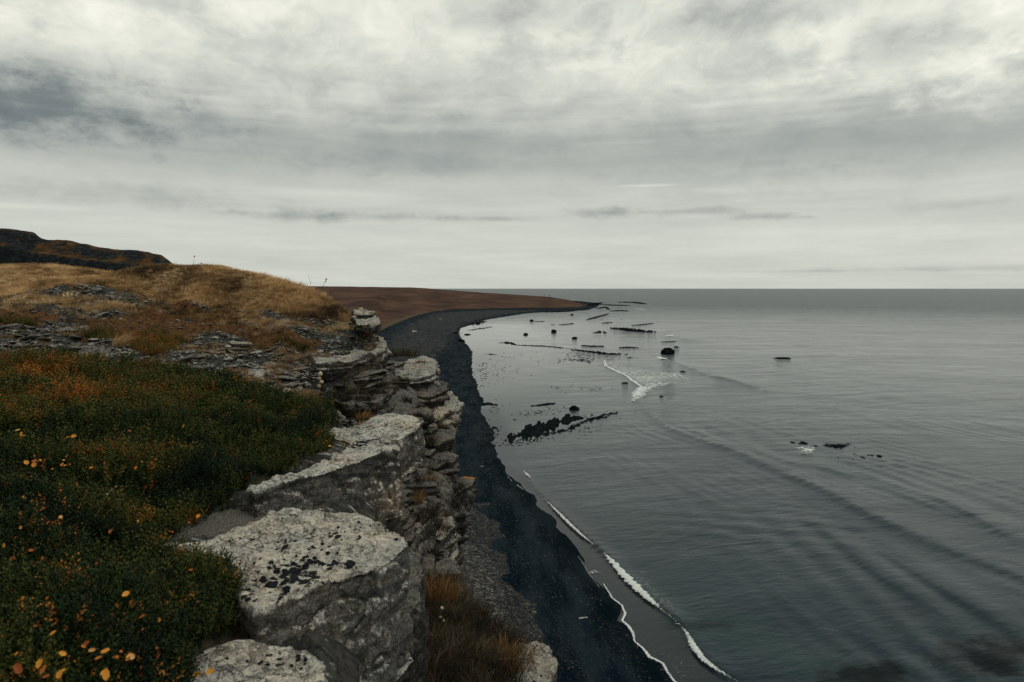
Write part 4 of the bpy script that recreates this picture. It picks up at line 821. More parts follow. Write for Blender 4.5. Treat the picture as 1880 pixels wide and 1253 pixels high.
# ------------------------------------------------------------------ scattering (uncountable ground cover only)
def scatter(name, pts, rot, scl, tint, templates, pick=None):
    me = bpy.data.meshes.new(name); pts = np.asarray(pts, np.float32); n = len(pts)
    me.vertices.add(n); me.vertices.foreach_set('co', pts.ravel())
    a = me.attributes.new('rot', 'FLOAT_VECTOR', 'POINT'); a.data.foreach_set('vector', np.asarray(rot, np.float32).ravel())
    a = me.attributes.new('scl', 'FLOAT', 'POINT'); a.data.foreach_set('value', np.asarray(scl, np.float32))
    a = me.attributes.new('tint', 'FLOAT', 'POINT'); a.data.foreach_set('value', np.asarray(tint, np.float32))
    a = me.attributes.new('pick', 'INT', 'POINT'); a.data.foreach_set('value', np.asarray(pick if pick is not None else rng.integers(0, len(templates), n), np.int32))
    ob = link(name, me, kind='stuff')
    g = bpy.data.node_groups.new(name, 'GeometryNodeTree'); g.interface.new_socket('Geometry', in_out='INPUT', socket_type='NodeSocketGeometry'); g.interface.new_socket('Geometry', in_out='OUTPUT', socket_type='NodeSocketGeometry')
    gi = g.nodes.new('NodeGroupInput'); go = g.nodes.new('NodeGroupOutput'); jn = g.nodes.new('GeometryNodeJoinGeometry')
    def na(nm, ty):
        q = g.nodes.new('GeometryNodeInputNamedAttribute'); q.data_type = ty; q.inputs[0].default_value = nm; return q.outputs[0]
    ra, sa_, pa = na('rot', 'FLOAT_VECTOR'), na('scl', 'FLOAT'), na('pick', 'INT')
    for i, tm in enumerate(templates):
        oi = g.nodes.new('GeometryNodeObjectInfo'); oi.inputs['Object'].default_value = tm; oi.inputs['As Instance'].default_value = True
        ip = g.nodes.new('GeometryNodeInstanceOnPoints'); cmp = g.nodes.new('FunctionNodeCompare'); cmp.data_type = 'INT'; cmp.operation = 'EQUAL'
        g.links.new(pa, cmp.inputs[2]); cmp.inputs[3].default_value = i
        e2r = g.nodes.new('FunctionNodeEulerToRotation'); g.links.new(ra, e2r.inputs[0])
        g.links.new(gi.outputs[0], ip.inputs['Points']); g.links.new(cmp.outputs[0], ip.inputs['Selection']); g.links.new(oi.outputs['Geometry'], ip.inputs['Instance'])
        g.links.new(e2r.outputs[0], ip.inputs['Rotation']); g.links.new(sa_, ip.inputs['Scale']); g.links.new(ip.outputs[0], jn.inputs[0])
    g.links.new(jn.outputs[0], go.inputs[0]); ob.modifiers.new('scatter', 'NODES').node_group = g
    return ob
def template(name, V_, Fq, m, attrs=None, smooth=False): return bpy.data.objects.new(name, mesh_np(name, V_, Fq, m, smooth, attrs))

def blades(n, rad, hgt, lean, width, seed, splay=.5, wind=(.2, 0), segs=3, curl=.5):
    r_ = np.random.default_rng(seed); Vs, Fs, At, Ti = [], [], [], []; n0 = 0
    for i in range(n):
        a = r_.uniform(0, 2*math.pi); rr_ = rad*math.sqrt(r_.uniform()); bx_, by_ = rr_*math.cos(a), rr_*math.sin(a)
        h = hgt*r_.uniform(.5, 1.1); ou = splay*(rr_/max(rad, 1e-6))+r_.normal(0, .18); dx_ = math.cos(a)*ou+wind[0]+lean*r_.normal(0, 1); dy_ = math.sin(a)*ou+wind[1]+lean*r_.normal(0, 1)
        fa = r_.uniform(0, math.pi); wx_, wy_ = math.cos(fa)*width*.5, math.sin(fa)*width*.5; tn = r_.uniform(0, 1)
        for k in range(segs+1):
            t = k/segs; x = bx_+h*dx_*t*t*(1)*.9; y = by_+h*dy_*t*t*.9; z = h*(t-curl*.4*t*t*math.hypot(dx_, dy_)); wd_ = (1-t*.92)
            Vs += [(x-wx_*wd_, y-wy_*wd_, z), (x+wx_*wd_, y+wy_*wd_, z)]; At += [t, t]; Ti += [tn, tn]
        for k in range(segs): q = n0+2*k; Fs.append((q, q+1, q+3, q+2))
        n0 += 2*(segs+1)
    return np.array(Vs), np.array(Fs), np.array(At), np.array(Ti)

# brown grass growing on the ledges of the cliff
bpy.context.view_layer.update(); dg_ = bpy.context.evaluated_depsgraph_get(); P_ = []
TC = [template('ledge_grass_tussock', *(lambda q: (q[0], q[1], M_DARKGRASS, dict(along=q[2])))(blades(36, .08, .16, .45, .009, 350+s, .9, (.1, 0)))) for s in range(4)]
for _ in range(2600):
    y_ = random.uniform(7.6, 16); x_ = random.uniform(float(x_edge(y_))-.1, float(np.interp(y_, OY, OX))+.25)
    if float(fbm(np.array([[x_*1.3, y_*1.3, 61.]]), 2)[0]) < .10: continue
    h_ = SC.ray_cast(dg_, Vector((x_, y_, H-1.25)), Vector((0, 0, -1)), distance=4)
    if h_[0] and h_[2].z > .45 and h_[4].name.startswith(('rock', 'cliff')) and 'crowning' not in h_[4].get('label', '') and 'pale-topped' not in h_[4].get('label', '') and 'slab' not in h_[4].name: P_.append((x_, y_, h_[1].z-.02))
P_ = np.array(P_); n = len(P_)
scatter('ledge_grass', P_, np.stack([rng.normal(0, .35, n), rng.normal(0, .35, n), rng.uniform(0, 6.3, n)], 1), rng.uniform(.4, 1.1, n), np.clip(rng.normal(.25, .22, n), 0, 1), TC)

# crowberry sprig: stem with needle leaves
def sprig(seed, n_st=6, L=.050, leaf=.013, lw=.0052, nl=13):
    r_ = np.random.default_rng(seed); Vs, Fs = [], []; n0 = 0
    for j in range(n_st):
        a = r_.uniform(0, 2*math.pi); tl = r_.uniform(.1, .9); d = np.array([math.cos(a)*math.sin(tl), math.sin(a)*math.sin(tl), math.cos(tl)]); ll = L*r_.uniform(.7, 1.25); b0 = r_.normal(0, .012, 3)*[1, 1, .3]
        up_ = np.array([0, 0, 1.]); s1 = np.cross(d, up_+.01); s1 /= np.linalg.norm(s1); s2 = np.cross(d, s1)
        for k in range(nl):
            t = (k+.5)/nl; p = b0+d*ll*t+np.array([0, 0, .010*t*t]); th = k*2.4; o1 = math.cos(th)*s1+math.sin(th)*s2; ld = o1*.8+d*(.55+.5*t); ld /= np.linalg.norm(ld)
            sd_ = np.cross(ld, d); sd_ /= (np.linalg.norm(sd_)+1e-9); lf = leaf*(1.1-.5*t)*r_.uniform(.8, 1.2)
            Vs += [p, p+ld*lf*.5+sd_*lw*.5, p+ld*lf, p+ld*lf*.5-sd_*lw*.5]; Fs.append((n0, n0+1, n0+2, n0+3)); n0 += 4
    return np.array(Vs), np.array(Fs)
SPR = [template('crowberry_sprig', *sprig(s), M_HEATHLEAF) for s in range(6)]
def sample_ground(n, y0, y1, pw=1.0, xmax=14):
    """points on the cliff top, denser near the eye"""
    y = y0*(y1/y0)**(rng.uniform(0, 1, n)); x = x_edge(y) - rng.uniform(0, 1, n)*np.minimum(xmax, 1.2*y+1.0)
    z, P, cl = ground(x, y); return np.stack([x, y, z], 1), cl
P_, cl = sample_ground(200000, 1.6, 13)
px, py = proj(P_); vis = (px > -560) & (px < 1100) & (py < 1500)
k = (cl[0] | (cl[3] & (rng.uniform(size=len(P_)) < .7))) & vis & (fbm(P3(P_[:, 0]*5, P_[:, 1]*5, 44), 3) > -.42+.5*(rng.uniform(size=len(P_)) < .25))
Pm = P_[k]; pxm, pym = px[k], py[k]; dm = Pm[:, 1]
au = np.zeros(len(Pm))
for (ax, ay, rx, ry, am) in [(80, 690, 170, 35, .34), (130, 740, 130, 30, .36), (60, 775, 150, 22, .18), (300, 740, 110, 30, .22), (380, 760, 80, 18, .16), (230, 700, 80, 26, .12), (260, 960, 90, 26, .20), (270, 850, 70, 16, .16), (600, 820, 30, 22, .30), (620, 800, 14, 12, .2), (480, 895, 20, 10, .3), (350, 965, 50, 16, .3), (450, 615, 200, 30, .42), (260, 620, 110, 50, .34), (0, 580, 160, 25, .2), (60, 1050, 90, 40, .07), (400, 1240, 60, 18, .3), (345, 1045, 28, 12, .3), (90, 1240, 130, 40, .1)]:
    au = np.maximum(au, am*np.exp(-((pxm-ax)/rx)**2-((pym-ay)/ry)**2))
tn = .25+.24*fbm(P3(Pm[:, 0]*1.5, Pm[:, 1]*1.5, 1), 4)+.15*fbm(P3(Pm[:, 0]*8, Pm[:, 1]*8, 2), 2)+au*(1.25+1.1*fbm(P3(Pm[:, 0]*3.5, Pm[:, 1]*3.5, 3), 4))+rng.normal(0, .10, len(Pm))
rare = rng.uniform(size=len(Pm)) < .030*(1+1.2*fbm(P3(Pm[:, 0]*2, Pm[:, 1]*2, 50), 2)); tn[rare] = rng.uniform(.74, 1, rare.sum()); tn = np.clip(tn, 0, 1)
rot = np.stack([rng.normal(0, .28, len(Pm)), rng.normal(.1, .28, len(Pm)), rng.uniform(0, 6.28, len(Pm))], 1)
sc_ = np.clip(.85+.13*dm, 1.05, 1.9)*rng.uniform(.5, 1.5, len(Pm))*np.clip(1+.45*fbm(P3(Pm[:, 0]*7, Pm[:, 1]*7, 41), 2), .55, 1.6)
Pm = Pm+np.stack([0*dm, 0*dm, rng.uniform(-.02, .012, len(Pm))*sc_], 1)
CROW = scatter('crowberry_mat', Pm, rot, sc_, tn, SPR)

# dry grass on the hummock
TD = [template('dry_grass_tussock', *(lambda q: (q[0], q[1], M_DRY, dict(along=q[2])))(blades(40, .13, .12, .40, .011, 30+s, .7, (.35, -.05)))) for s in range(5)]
P_, cl = sample_ground(90000, 11, 26, xmax=26); px, py = proj(P_)
k = (cl[1] | (cl[2] & (rng.uniform(size=len(P_)) < .16))) & (px > -600)
Pg = P_[k][:34000]; n = len(Pg); tg = .56+.45*fbm(P3(Pg[:, 0]*1.1, Pg[:, 1]*1.1, 4), 4)+rng.normal(0, .22, n)
gx, gy = proj(Pg)
for (ax, ay, rx, ry, am) in [(295, 505, 55, 16, .7), (430, 525, 45, 16, .45), (560, 590, 70, 16, .6), (610, 570, 30, 22, .35), (230, 535, 60, 12, .35), (330, 575, 90, 8, .7), (140, 500, 80, 10, .2)]: tg -= am*np.exp(-((gx-ax)/rx)**2-((gy-ay)/ry)**2)
tg = np.clip(tg, 0, .95)
hg = np.clip(.75+.5*fbm(P3(Pg[:, 0]*.5, Pg[:, 1]*.5, 9), 3), .35, 1.4)
scatter('dry_grass', Pg, np.stack([rng.normal(0, .15, n), rng.normal(0, .15, n), rng.normal(0, .5, n)], 1), hg*rng.uniform(.7, 1.25, n), tg, TD)
# finer stray grass in the scree and heath
TB = [template('brown_grass_tussock', *(lambda q: (q[0], q[1], M_DRY, dict(along=q[2])))(blades(20, .05, .10, .4, .006, 50+s, .8, (.3, 0)))) for s in range(3)]
P_, cl = sample_ground(22000, 8.5, 17, xmax=22); px, py = proj(P_); k = ~(cl[0] | cl[1] | cl[4]) & (px > -250) & (px < 700) & (fbm(P3(P_[:, 0]*.9, P_[:, 1]*.9, 30), 3) > .22)
Pg = P_[k]; n = len(Pg)
scatter('stray_grass', Pg, np.stack([rng.normal(0, .2, n), rng.normal(0, .2, n), rng.uniform(0, 6.3, n)], 1), rng.uniform(.5, 1.2, n), np.clip(rng.normal(.22, .12, n), 0, .7), TB)

# scree: flat flakes of stone
FLK = []
for k in range(8):
    V_, Ft = boulder_mesh(70+k, .34, 2); FLK.append(mesh_np('stone', V_*np.array([1, .75, 1]), Ft, M_ROCK if k % 4 == 0 else M_SCREE, smooth=False))
FT = [bpy.data.objects.new('stone_flake', q) for q in FLK]
P_, cl = sample_ground(60000, 7.5, 17.5, xmax=22); px, py = proj(P_); k = ~(cl[0] | cl[1] | cl[4]) & (px > -250) & (px < 730)
k &= (fbm(P3(P_[:, 0]*.8, P_[:, 1]*.8, 22), 3) > -.35) & ~(cl[3] & (rng.uniform(size=len(P_)) < .9)) & ~(cl[2] & (rng.uniform(size=len(P_)) < .8))
Pq = P_[k]; n = min(16000, len(Pq)); Pq = Pq[:n]; sz = .035+.09*rng.uniform(0, 1, n)**3
Pq = Pq + np.stack([0*sz, 0*sz, sz*.05], 1)
scatter('scree', Pq, np.stack([rng.normal(0, .3, n), rng.normal(0, .3, n), rng.uniform(0, 6.3, n)], 1), sz, 0*sz, FT)
rs = random.Random(5); TOP = bpy.data.objects['cliff_top']
P_, cl = sample_ground(4000, 8.5, 16.5, xmax=20); px, py = proj(P_); k = ~(cl[0] | cl[1] | cl[4] | cl[3] | cl[2]) & (px > -60) & (px < 700)
for q in P_[k][:290]:
    s_ = rs.uniform(.10, .40)*(.5+.5*rs.random()); ob = link('stone', rs.choice(FLK), TOP, (q[0], q[1], q[2]+.01)); ob.scale = (s_*rs.uniform(.8, 1.6), s_, s_*rs.uniform(.5, 1)); ob.rotation_euler = (rs.gauss(0, .2), rs.gauss(0, .2), rs.uniform(0, 6.3))

# shingle and pebbles on the beach
PB = [template('pebble', *(lambda q: (q[0], q[1], M_SCREE))(boulder_mesh(90+k, .55, 1))) for k in range(5)]
def pebble_mat():
    m, s = mat('beach_pebble'); t = s.attr('tint', 'INSTANCER'); c = s.ramp(t, [(0, (.010, .013, .016)), (.5, (.032, .034, .037)), (.85, (.09, .088, .083)), (1, (.26, .25, .23))]); s.out(s.bsdf(c, .7, None, .3)); return m
mp = pebble_mat()
for q in PB: q.data.materials.clear(); q.data.materials.append(mp)
y = 26*(260/26)**rng.uniform(0, 1, 240000); u = rng.uniform(-.22, .22, len(y)); x = u*y; zb, zl, wd, wh = land_z(x, y)
px, py = proj(np.stack([x, y, zb], 1)); pw = px+26*fbm(P3(x*.35, y*.35, 5), 3)
shg = inpoly(pw, py, [(790, 930), (880, 925), (915, 985), (925, 1030), (940, 1080), (985, 1130), (1010, 1170), (1000, 1300), (600, 1300), (600, 900)])
k = (px > 690) & (wd > .8) & (wh < -2) & (py < 1270) & (shg | (rng.uniform(size=len(y)) < .13)); x, y, zb, shg = x[k], y[k], zb[k], shg[k]; n = len(x)
sz = (.05+.10*rng.uniform(0, 1, n)**4)*np.clip(y/45, .8, 3)
scatter('shingle', np.stack([x, y, zb+.02], 1), np.stack([rng.normal(0, .3, n), rng.normal(0, .3, n), rng.uniform(0, 6.3, n)], 1), sz, np.clip(np.where(shg, rng.beta(1.2, 2.4, n), rng.beta(.8, 2.8, n)), 0, 1), PB)

# ------------------------------------------------------------------ single tufts of grass
TF = [  # (px, py, z rel, radius, height, material, n, wind, label)
 (805, 1100, -3.15, .19, .30, 1, 520, (.15, 0), 'tall rusty orange tuft at the top of the lower ledge'),
 (930, 1208, -3.28, .26, .15, 1, 420, (.3, 0), 'wide low orange tuft on the lower ledge beside the rounded boulder'),
 (668, 765, -1.52, .09, .11, 1, 160, (.5, 0), 'small golden tuft on the back of the jutting pale slab'),
 (640, 812, -1.44, .08, .075, 0, 120, (.4, 0), 'little pale tuft between green mat and cracked slab'),
 (668, 778, -1.47, .07, .07, 0, 90, (.4, 0), 'little straw tuft just below the small golden one'),
 (788, 815, -2.6, .11, .26, 2, 160, (-.1, 0), 'brown tuft hanging in the cleft right of the jutting slab'),
 (760, 920, -2.9, .12, .20, 1, 180, (.1, 0), 'rusty tuft in the dark hollow behind the brown-faced slab'),
 (752, 865, -2.6, .10, .16, 2, 120, (.1, 0), 'thin brown tuft high in the cleft'),
 (655, 720, -1.75, .16, .22, 2, 180, (.1, 0), 'dark brown tuft in the gully under the corner ledge'),
 (712, 722, -1.95, .15, .26, 2, 200, (.1, 0), 'brown tuft in the gully next to the far column'),
 (690, 748, -1.85, .12, .12, 2, 110, (.1, 0), 'reddish brown tuft low in the gully'),
 (772, 664, -1.72, .12, .08, 1, 120, (.3, 0), 'low orange tuft on the square crowning ledge'),
 (740, 652, -1.8, .45, .30, 2, 420, (.2, 0), 'dark brown grassy hump behind the crowning ledge'),
 (535, 598, -.92, .12, .10, 0, 120, (.3, 0), 'small straw tuft on the dark stones under the hummock'),
 (600, 608, -1.0, .22, .12, 0, 200, (.4, 0), 'wide straw tuft above the corner ledge'),
 (625, 628, -1.12, .14, .08, 2, 120, (.3, 0), 'low pinkish brown tuft on the corner ledge'),
 (640, 600, -.85, .18, .15, 1, 200, (.4, 0), 'golden tuft left of the rounded boulder'),
 (218, 632, -.86, .10, .26, 0, 150, (.9, .2), 'pale bleached tuft leaning right on the dark scree'),
 (440, 517, .20, .30, .16, 2, 300, (.1, 0), 'dark grey-green tussock breaking the skyline of the hummock'),
 (575, 558, -.42, .35, .14, 0, 320, (.5, 0), 'bright golden tussock at the shoulder of the hummock'),
 (620, 577, -.66, .30, .22, 0, 320, (.6, 0), 'long golden tussock drooping over the right end of the hummock'),
 (790, 880, -2.75, .09, .12, 1, 90, (.2, 0), 'small orange tuft on the cliff above the orange-lichened ledge'),
 (700, 705, -1.75, .10, .10, 2, 90, (.1, 0), 'small dark tuft under the corner ledge face'),
]
mats = (M_DRY, M_RUST, M_DARKGRASS)
for i, (px, py, z_, rad, h, mi, n, wn, lab) in enumerate(TF):
    c = at_plane(px, py, z_)
    if c[1] > 13.5 and px < 645:
        c = at_y(px, py, min(c[1], 17.5)); c[2] = float(ground(c[:1], c[1:2])[0][0])+.03
    V_, Fq, At, Ti = blades(n, rad, h, .22, .006+.0006*c[1]/3, 200+i, .55, wn, 4)
    tag(link('grass_tuft', mesh_np('grass_tuft', V_, Fq, mats[mi], False, dict(along=At, tint=Ti*.85)), loc=c-np.array([0, 0, .03])), lab, 'grass tuft', 'tufts of grass on the cliff')
# grass over the lower shelf: uncountable
P_ = []; T2 = [template('shelf_grass_tussock', *(lambda q: (q[0], q[1], M_DARKGRASS, dict(along=q[2])))(blades(44, .09, .17, .40, .006, 150+s, .9, (.1, 0)))) for s in range(4)]
from mathutils.bvhtree import BVHTree
TREES = []
for o_b in [FACE]+[q for q in COL.objects if q.name.startswith(('rock_shelf', 'rock_block', 'rock_ledge', 'boulder')) and q.type == 'MESH' and q.location.y < 12]:
    me_ = o_b.data; n_ = len(me_.vertices); V_ = np.empty(n_*3, np.float32); me_.vertices.foreach_get('co', V_); V_ = V_.reshape(-1, 3)+np.array(o_b.location)
    F_ = np.empty(len(me_.loops), np.int32); me_.loops.foreach_get('vertex_index', F_); kk = len(me_.loops)//len(me_.polygons); F_ = F_.reshape(-1, kk)
    F_ = F_[(V_[F_[:, 0], 1] < 9) & (V_[F_[:, 0], 1] > 2) & (V_[F_[:, 0], 2] > H-6)]
    if len(F_): TREES.append(BVHTree.FromPolygons(V_.tolist(), F_.tolist()))
def top_at(x, y, z0):
    best = None
    for t_ in TREES:
        hit = t_.ray_cast(Vector((x, y, z0)), Vector((0, 0, -1)), 5)
        if hit[0] is not None and (best is None or hit[0].z > best[0]): best = (hit[0].z, hit[1].z)
    return best
for _ in range(3800):
    x_, y_ = random.uniform(-1.1, .75), random.uniform(3.2, 8.2); hh = top_at(x_, y_, H-2.25)
    if hh is None or abs(hh[1]) < .35: continue
    q_ = np.array([[x_, y_, hh[0]]]); a_, b_ = proj(q_)
    if not inpoly(a_, b_, [(690, 1140), (760, 1066), (805, 1062), (858, 1100), (905, 1150), (945, 1178), (940, 1430), (690, 1430)])[0]: continue
    P_.append((x_, y_, hh[0]-.02))
P_ = np.array(P_); n = len(P_)
scatter('shelf_grass', P_, np.stack([rng.normal(0, .3, n), rng.normal(0, .3, n), rng.uniform(0, 6.3, n)], 1), rng.uniform(.6, 1.3, n), np.clip(.22+.4*fbm(P3(P_[:, 0]*2.5, P_[:, 1]*2.5), 3)+rng.normal(0, .26, n)+.1, 0, 1), T2)

# ------------------------------------------------------------------ birch leaves on the mat (pieces of it) and stalks
def leaf_mesh(seed):
    r_ = random.Random(seed); n = 16; el_ = r_.uniform(.55, .85); V_ = [(0, 0, 0)]; cu = r_.uniform(.15, .5)
    for i in range(n):
        a = 2*math.pi*i/n; rr_ = .5*(1+.15*math.cos(a))*(1+(.11 if i % 2 else -.09)+r_.uniform(-.06, .06)); x, y = rr_*math.cos(a), rr_*math.sin(a)*el_; V_.append((x, y, cu*(abs(y)*1.3+x*x*.9)+r_.uniform(-.03, .03)))
    V_ += [(-.5, .02, .0), (-.5, -.02, 0), (-.95, 0, -.12)]
    F_ = [(0, 1+i, 1+(i+1) % n) for i in range(n)]+[(n+1, n+2, n+3)]
    return mesh_np('leaf', V_, F_, M_LEAF)
LM = [leaf_mesh(s) for s in range(10)]
LP = [(15, 1088, 32), (282, 1055, 22), (237, 1045, 17), (120, 1055, 16), (145, 1056, 12), (160, 1056, 14), (245, 1114, 18), (65, 1133, 20), (22, 1031, 15), (62, 1035, 12), (96, 1033, 11), (117, 1132, 12), (205, 1138, 11), (4, 1180, 18), (202, 1183, 13), (152, 1192, 9), (114, 1205, 13), (147, 1175, 10), (36, 1234, 26), (80, 1236, 20), (195, 1245, 20), (245, 1248, 30), (298, 1244, 15), (20, 1220, 26), (3, 985, 9), (27, 980, 8), (38, 1105, 14), (15, 1175, 14), (140, 1077, 9), (120, 1158, 12), (52, 1120, 12), (292, 1228, 9), (254, 960, 8), (346, 1095, 14), (362, 1093, 14), (370, 1092, 12), (225, 1160, 9), (75, 1170, 12), (180, 1215, 12), (360, 1245, 16), (385, 1238, 14), (330, 1250, 14),
      (32, 793, 10), (40, 800, 8), (72, 806, 11), (83, 804, 10), (135, 804, 12), (8, 814, 10), (48, 852, 10), (64, 850, 12), (63, 856, 9), (128, 856, 7), (146, 855, 9), (244, 791, 8), (266, 793, 11), (298, 773, 7), (388, 772, 7), (240, 806, 7), (97, 893, 8), (60, 923, 7), (80, 938, 9), (240, 940, 14), (262, 938, 9), (337, 876, 8), (292, 850, 9), (304, 729, 8), (247, 735, 8), (212, 748, 9), (470, 896, 8), (456, 903, 9), (592, 787, 7), (618, 800, 6), (588, 828, 7), (606, 822, 7), (345, 1045, 9), (335, 1038, 8), (350, 1050, 7)]
rl = random.Random(9)
for _ in range(260):
    a, b = rl.uniform(0, 430), rl.uniform(780, 1250)
    if inpoly([a], [b], P_MAT)[0]: LP.append((a, b, rl.uniform(4, 11)*(b/1000)**2))
for (a, b, wpx) in LP:
    zr = -1.28; P = None
    for _ in range(6):                     # settle on the ground along the ray
        P = at_plane(a, b, zr); zr = float(ground(P[:1], P[1:2])[0][0])-H+.060
    s_ = min(.036, max(.012, wpx/F*P[1]*1.05)); ob = link('leaf', rl.choice(LM), CROW, P+[0, 0, .008]); ob.scale = (s_, s_, s_); ob.rotation_euler = (Matrix.Rotation(rl.gauss(.55, .3), 3, 'X') @ Matrix.Rotation(rl.gauss(0, .3), 3, 'Y') @ Matrix.Rotation(rl.uniform(0, 6.3), 3, 'Z')).to_euler()

def tube(path, r0, r1, n=5):
    path = np.array(path, float); Vs, Fs = [], []; m_ = len(path)
    for i, p in enumerate(path):
        t = path[min(i+1, m_-1)]-path[max(i-1, 0)]; t /= np.linalg.norm(t); a = np.cross(t, [0.3, 1, .2]); a /= np.linalg.norm(a); b = np.cross(t, a); rr_ = r0+(r1-r0)*i/(m_-1)
        for k in range(n): th = 2*math.pi*k/n; Vs.append(p+rr_*(math.cos(th)*a+math.sin(th)*b))
    for i in range(m_-1):
        for k in range(n): Fs.append((i*n+k, i*n+(k+1) % n, (i+1)*n+(k+1) % n, (i+1)*n+k))
    return np.array(Vs), np.array(Fs)
def stalk(pts, y, r, lab, head=None, heads=(), m=M_STALK):
    W = [at_y(a, b, y) for a, b in pts]; base = W[0].copy(); t = np.linspace(0, 1, 12); k = np.linspace(0, 1, len(W)); W = np.array(W)
    pth = np.stack([np.interp(t, k, W[:, i]) for i in range(3)], 1)-base
    V_, Fq = tube(pth, r, r*.4); ob = bpy.data.objects.new('dry_stalk', None); COL.objects.link(ob); ob.location = base
    tag(ob, lab, 'dry stalk', 'dry stalks'); link('stem', mesh_np('stem', V_, Fq, m), ob)
    for (a, b, s_) in heads:
        c = at_y(a, b, y)-base; V2, F2 = boulder_mesh(int(a), 1.0, 2); link('seed_head', mesh_np('seed_head', V2*s_, F2, M_SEED), ob, c)
    return ob
stalk([(156, 992), (168, 965), (185, 930), (198, 905), (218, 891)], 3.9, .0035, 'bent bare grass stalk rising from the green mat', heads=((197, 908, .012), (205, 900, .008), (213, 894, .008)))
stalk([(585, 730), (587, 712), (588, 695), (587, 688)], 9.6, .010, 'pale fluffy seed head standing in the dark gully', heads=((588, 687, .07), (586, 695, .05), (590, 702, .06), (586, 709, .05)))
stalk([(800, 1195), (803, 1170), (808, 1140), (812, 1118)], 6.0, .005, 'dead flower stalk with a white tip on the lower ledge', heads=((811, 1117, .035), (808, 1134, .03), (814, 1140, .03)), m=M_TWIG)
stalk([(125, 930), (132, 938), (134, 945)], 3.8, .003, 'short curved pale grass blade in the mat')
stalk([(0, 876), (18, 880), (35, 892)], 4.1, .006, 'straw coloured twig at the left edge of the mat')
stalk([(820, 1200), (845, 1192), (872, 1185)], 5.9, .004, 'fallen grey twig lying over the lower ledge grass', m=M_TWIG)
stalk([(571, 523), (568, 512), (566, 505)], 17, .005, 'thin weed stem on the skyline of the hummock', m=M_TWIG)
stalk([(592, 528), (596, 518), (599, 513)], 17, .005, 'seeding weed stem right of the thin one on the skyline', heads=((599, 513, .05), (598, 517, .04)), m=M_TWIG)
stalk([(354, 492), (356, 480), (357, 471)], 18, .005, 'thin grass stem high on the left skyline', heads=((357, 471, .04), ), m=M_TWIG)
stalk([(363, 494), (366, 484), (370, 483)], 18, .005, 'nodding grass stem high on the left skyline', heads=((370, 484, .045), ), m=M_TWIG)
stalk([(394, 500), (396, 492), (398, 486)], 18, .004, 'lone faint stem on the falling skyline', m=M_TWIG)
# twiggy grey nest of dead stems in the mat
for (cx_, cy_, rx, ry, nn, lab) in [(165, 768, 32, 12, 90, 'grey patch of bare dead twigs in the middle of the mat'), (40, 705, 34, 9, 70, 'grey patch of bare twigs at the left edge of the mat')]:
    Vs, Fs = [], []; n0 = 0; c0 = at_plane(cx_, cy_, -1.14)
    for _ in range(nn):
        a = at_plane(cx_+rl.gauss(0, .5)*rx, cy_+rl.gauss(0, .5)*ry, -1.13); th = rl.uniform(-.5, .9); L = rl.uniform(.08, .22); e = a+np.array([math.cos(th)*L, math.sin(th)*L, rl.uniform(0, .05)])
        V_, Fq = tube([a, (a+e)/2+[0, 0, .02], e], .004, .002, 4); Vs.append(V_-c0); Fs.append(Fq+n0); n0 += len(V_)
    tag(link('dead_twigs', mesh_np('dead_twigs', np.concatenate(Vs), np.concatenate(Fs), M_TWIG), loc=c0), lab, 'twigs')['kind'] = 'stuff'

# orange lichen caps, lying on the tops of their rocks
def cap(name, target, cx_, cy_, z_, rx, n, size, lab):
    c = at_plane(cx_, cy_, z_); V_ = np.array([v.co[:] for v in target.data.vertices])+np.array(target.location); N_ = np.array([v.normal[2] for v in target.data.vertices])
    d = np.hypot(V_[:, 0]-c[0], V_[:, 1]-c[1]); ok = np.where((d < rx) & (N_ > .3))[0]
    if len(ok) == 0: ok = d.argsort()[:40]
    zt = V_[ok, 2].max(); ok = ok[V_[ok, 2] > zt-.18]; base = V_[ok].mean(0); Vs, Fs, n0 = [], [], 0; V0, F0 = boulder_mesh(5, .35, 2)
    k = ok[V_[ok, 2].argsort()[-max(1, len(ok)//3)]]; V0, F0 = boulder_mesh(5, .30, 4); V0 = V0*(1+.30*fbm(V0*7, 4))[:, None]; Vs.append(V0*np.array([n, n*.6, n*.55])+V_[k]-base); Fs.append(F0)
    tag(link('lichen', mesh_np('lichen', np.concatenate(Vs), np.concatenate(Fs), M_LICHEN), loc=base), lab, 'lichen')
def near(prefix, px, py, z_):
    c = at_plane(px, py, z_); return min([q for q in COL.objects if q.name.startswith(prefix) and q.type == 'MESH' and 'label' in q], key=lambda q: abs(q.location.x-c[0])+abs(q.location.y-c[1]))
cap('lichen', near('rock_ledge', 835, 892, -3.35), 860, 876, -3.35, .22, .26, 0, 'bright orange lichen cushion on the pointed ledge')
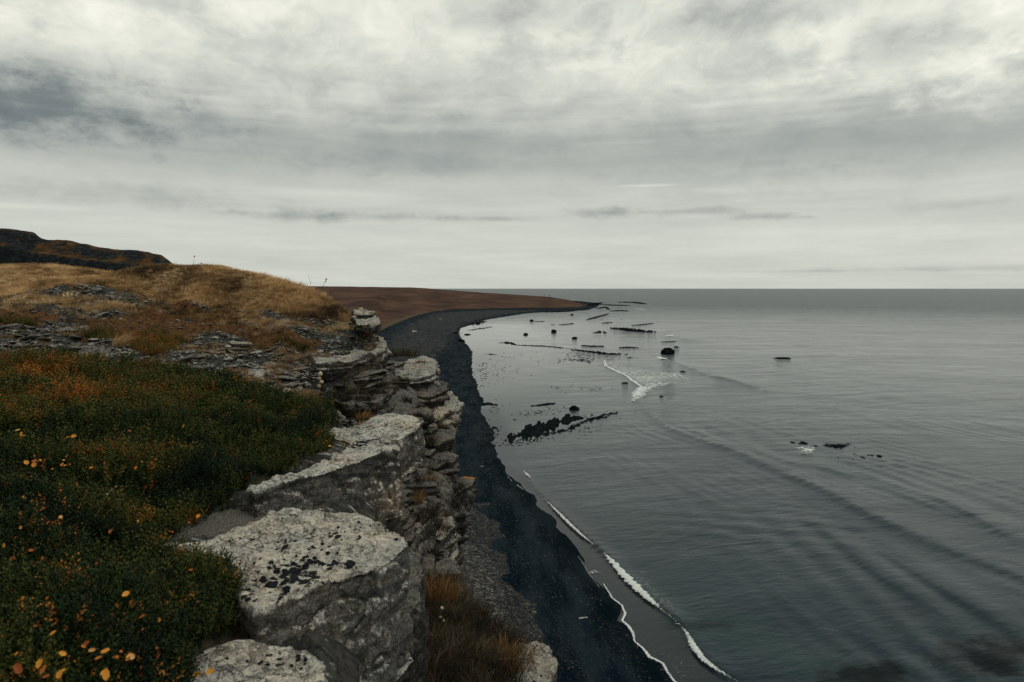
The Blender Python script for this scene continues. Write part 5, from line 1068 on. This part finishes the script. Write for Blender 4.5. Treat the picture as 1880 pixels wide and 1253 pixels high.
cap('lichen', near('boulder', 672, 576, -.6), 672, 577, -.6, .30, .28, 0, 'yellow-orange growth beside the rounded boulder')

# ------------------------------------------------------------------ beacons on the point and driftwood
def mast(px, base, top, y, lab, wdt=.5):
    b = at_y(px, base, y); t = at_y(px, top, y); hgt = t[2]-b[2]; ob = bpy.data.objects.new('beacon', None); COL.objects.link(ob); ob.location = b-[0, 0, .4]; tag(ob, lab, 'beacon', 'beacons on the point')
    V_, Fq = tube([(0, 0, 0), (0, 0, hgt*.5), (0, 0, hgt+.4)], wdt*.45, wdt*.25, 6); link('pole', mesh_np('pole', V_, Fq, M_TWIG), ob)
    V_, Ft = boulder_mesh(2, 1, 2); link('top_mark', mesh_np('top_mark', V_*wdt*2.2, Ft, M_WET), ob, (0, 0, hgt*.75))
mast(1000, 548, 541, 850, 'left of two thin beacons on the end of the point'); mast(1009, 549, 540.5, 850, 'right of two thin beacons on the end of the point')
for (px, py, wpx, lab) in [(1007, 547.2, 16, 'low dark cairn mound under the two beacons'), (1037, 550.5, 7, 'small dark mound right of the beacons'), (750, 530.2, 10, 'low dark hump on the skyline of the brown plain')]:
    c = at_y(px, py, 850); V_, Ft = boulder_mesh(int(px), .25, 3); c[2] -= .5
    tag(link('stone_mound', mesh_np('stone_mound', V_*wpx/F*850, Ft, M_WET), loc=c), lab, 'mound')
M_DRIFT = plain('bleached_wood', (.42, .41, .38), sc=8)
for (px, py, L, a_, lab) in [(885, 838, .35, .4, 'white scrap on the black sand above the orange lichen'), (1071, 1102, .45, .3, 'pale stick on the black sand near the water'), (760, 611, 3.5, 1.2, 'bleached driftwood log high on the beach'), (809, 587, 1.6, .5, 'white lump on the shingle at the top of the bay')]:
    c = at_z(px, py, 1.2); dv = np.array([math.cos(a_), math.sin(a_), 0])*L*.5; V_, Fq = tube([-dv, dv*.1+[0, 0, .02*L], dv], L*.12, L*.06, 7)
    zb = land_z(np.array([c[0]]), np.array([c[1]]))[0][0]; c[2] = zb+.06*L+.02
    tag(link('driftwood', mesh_np('driftwood', V_, Fq, M_DRIFT), loc=c), lab, 'driftwood')
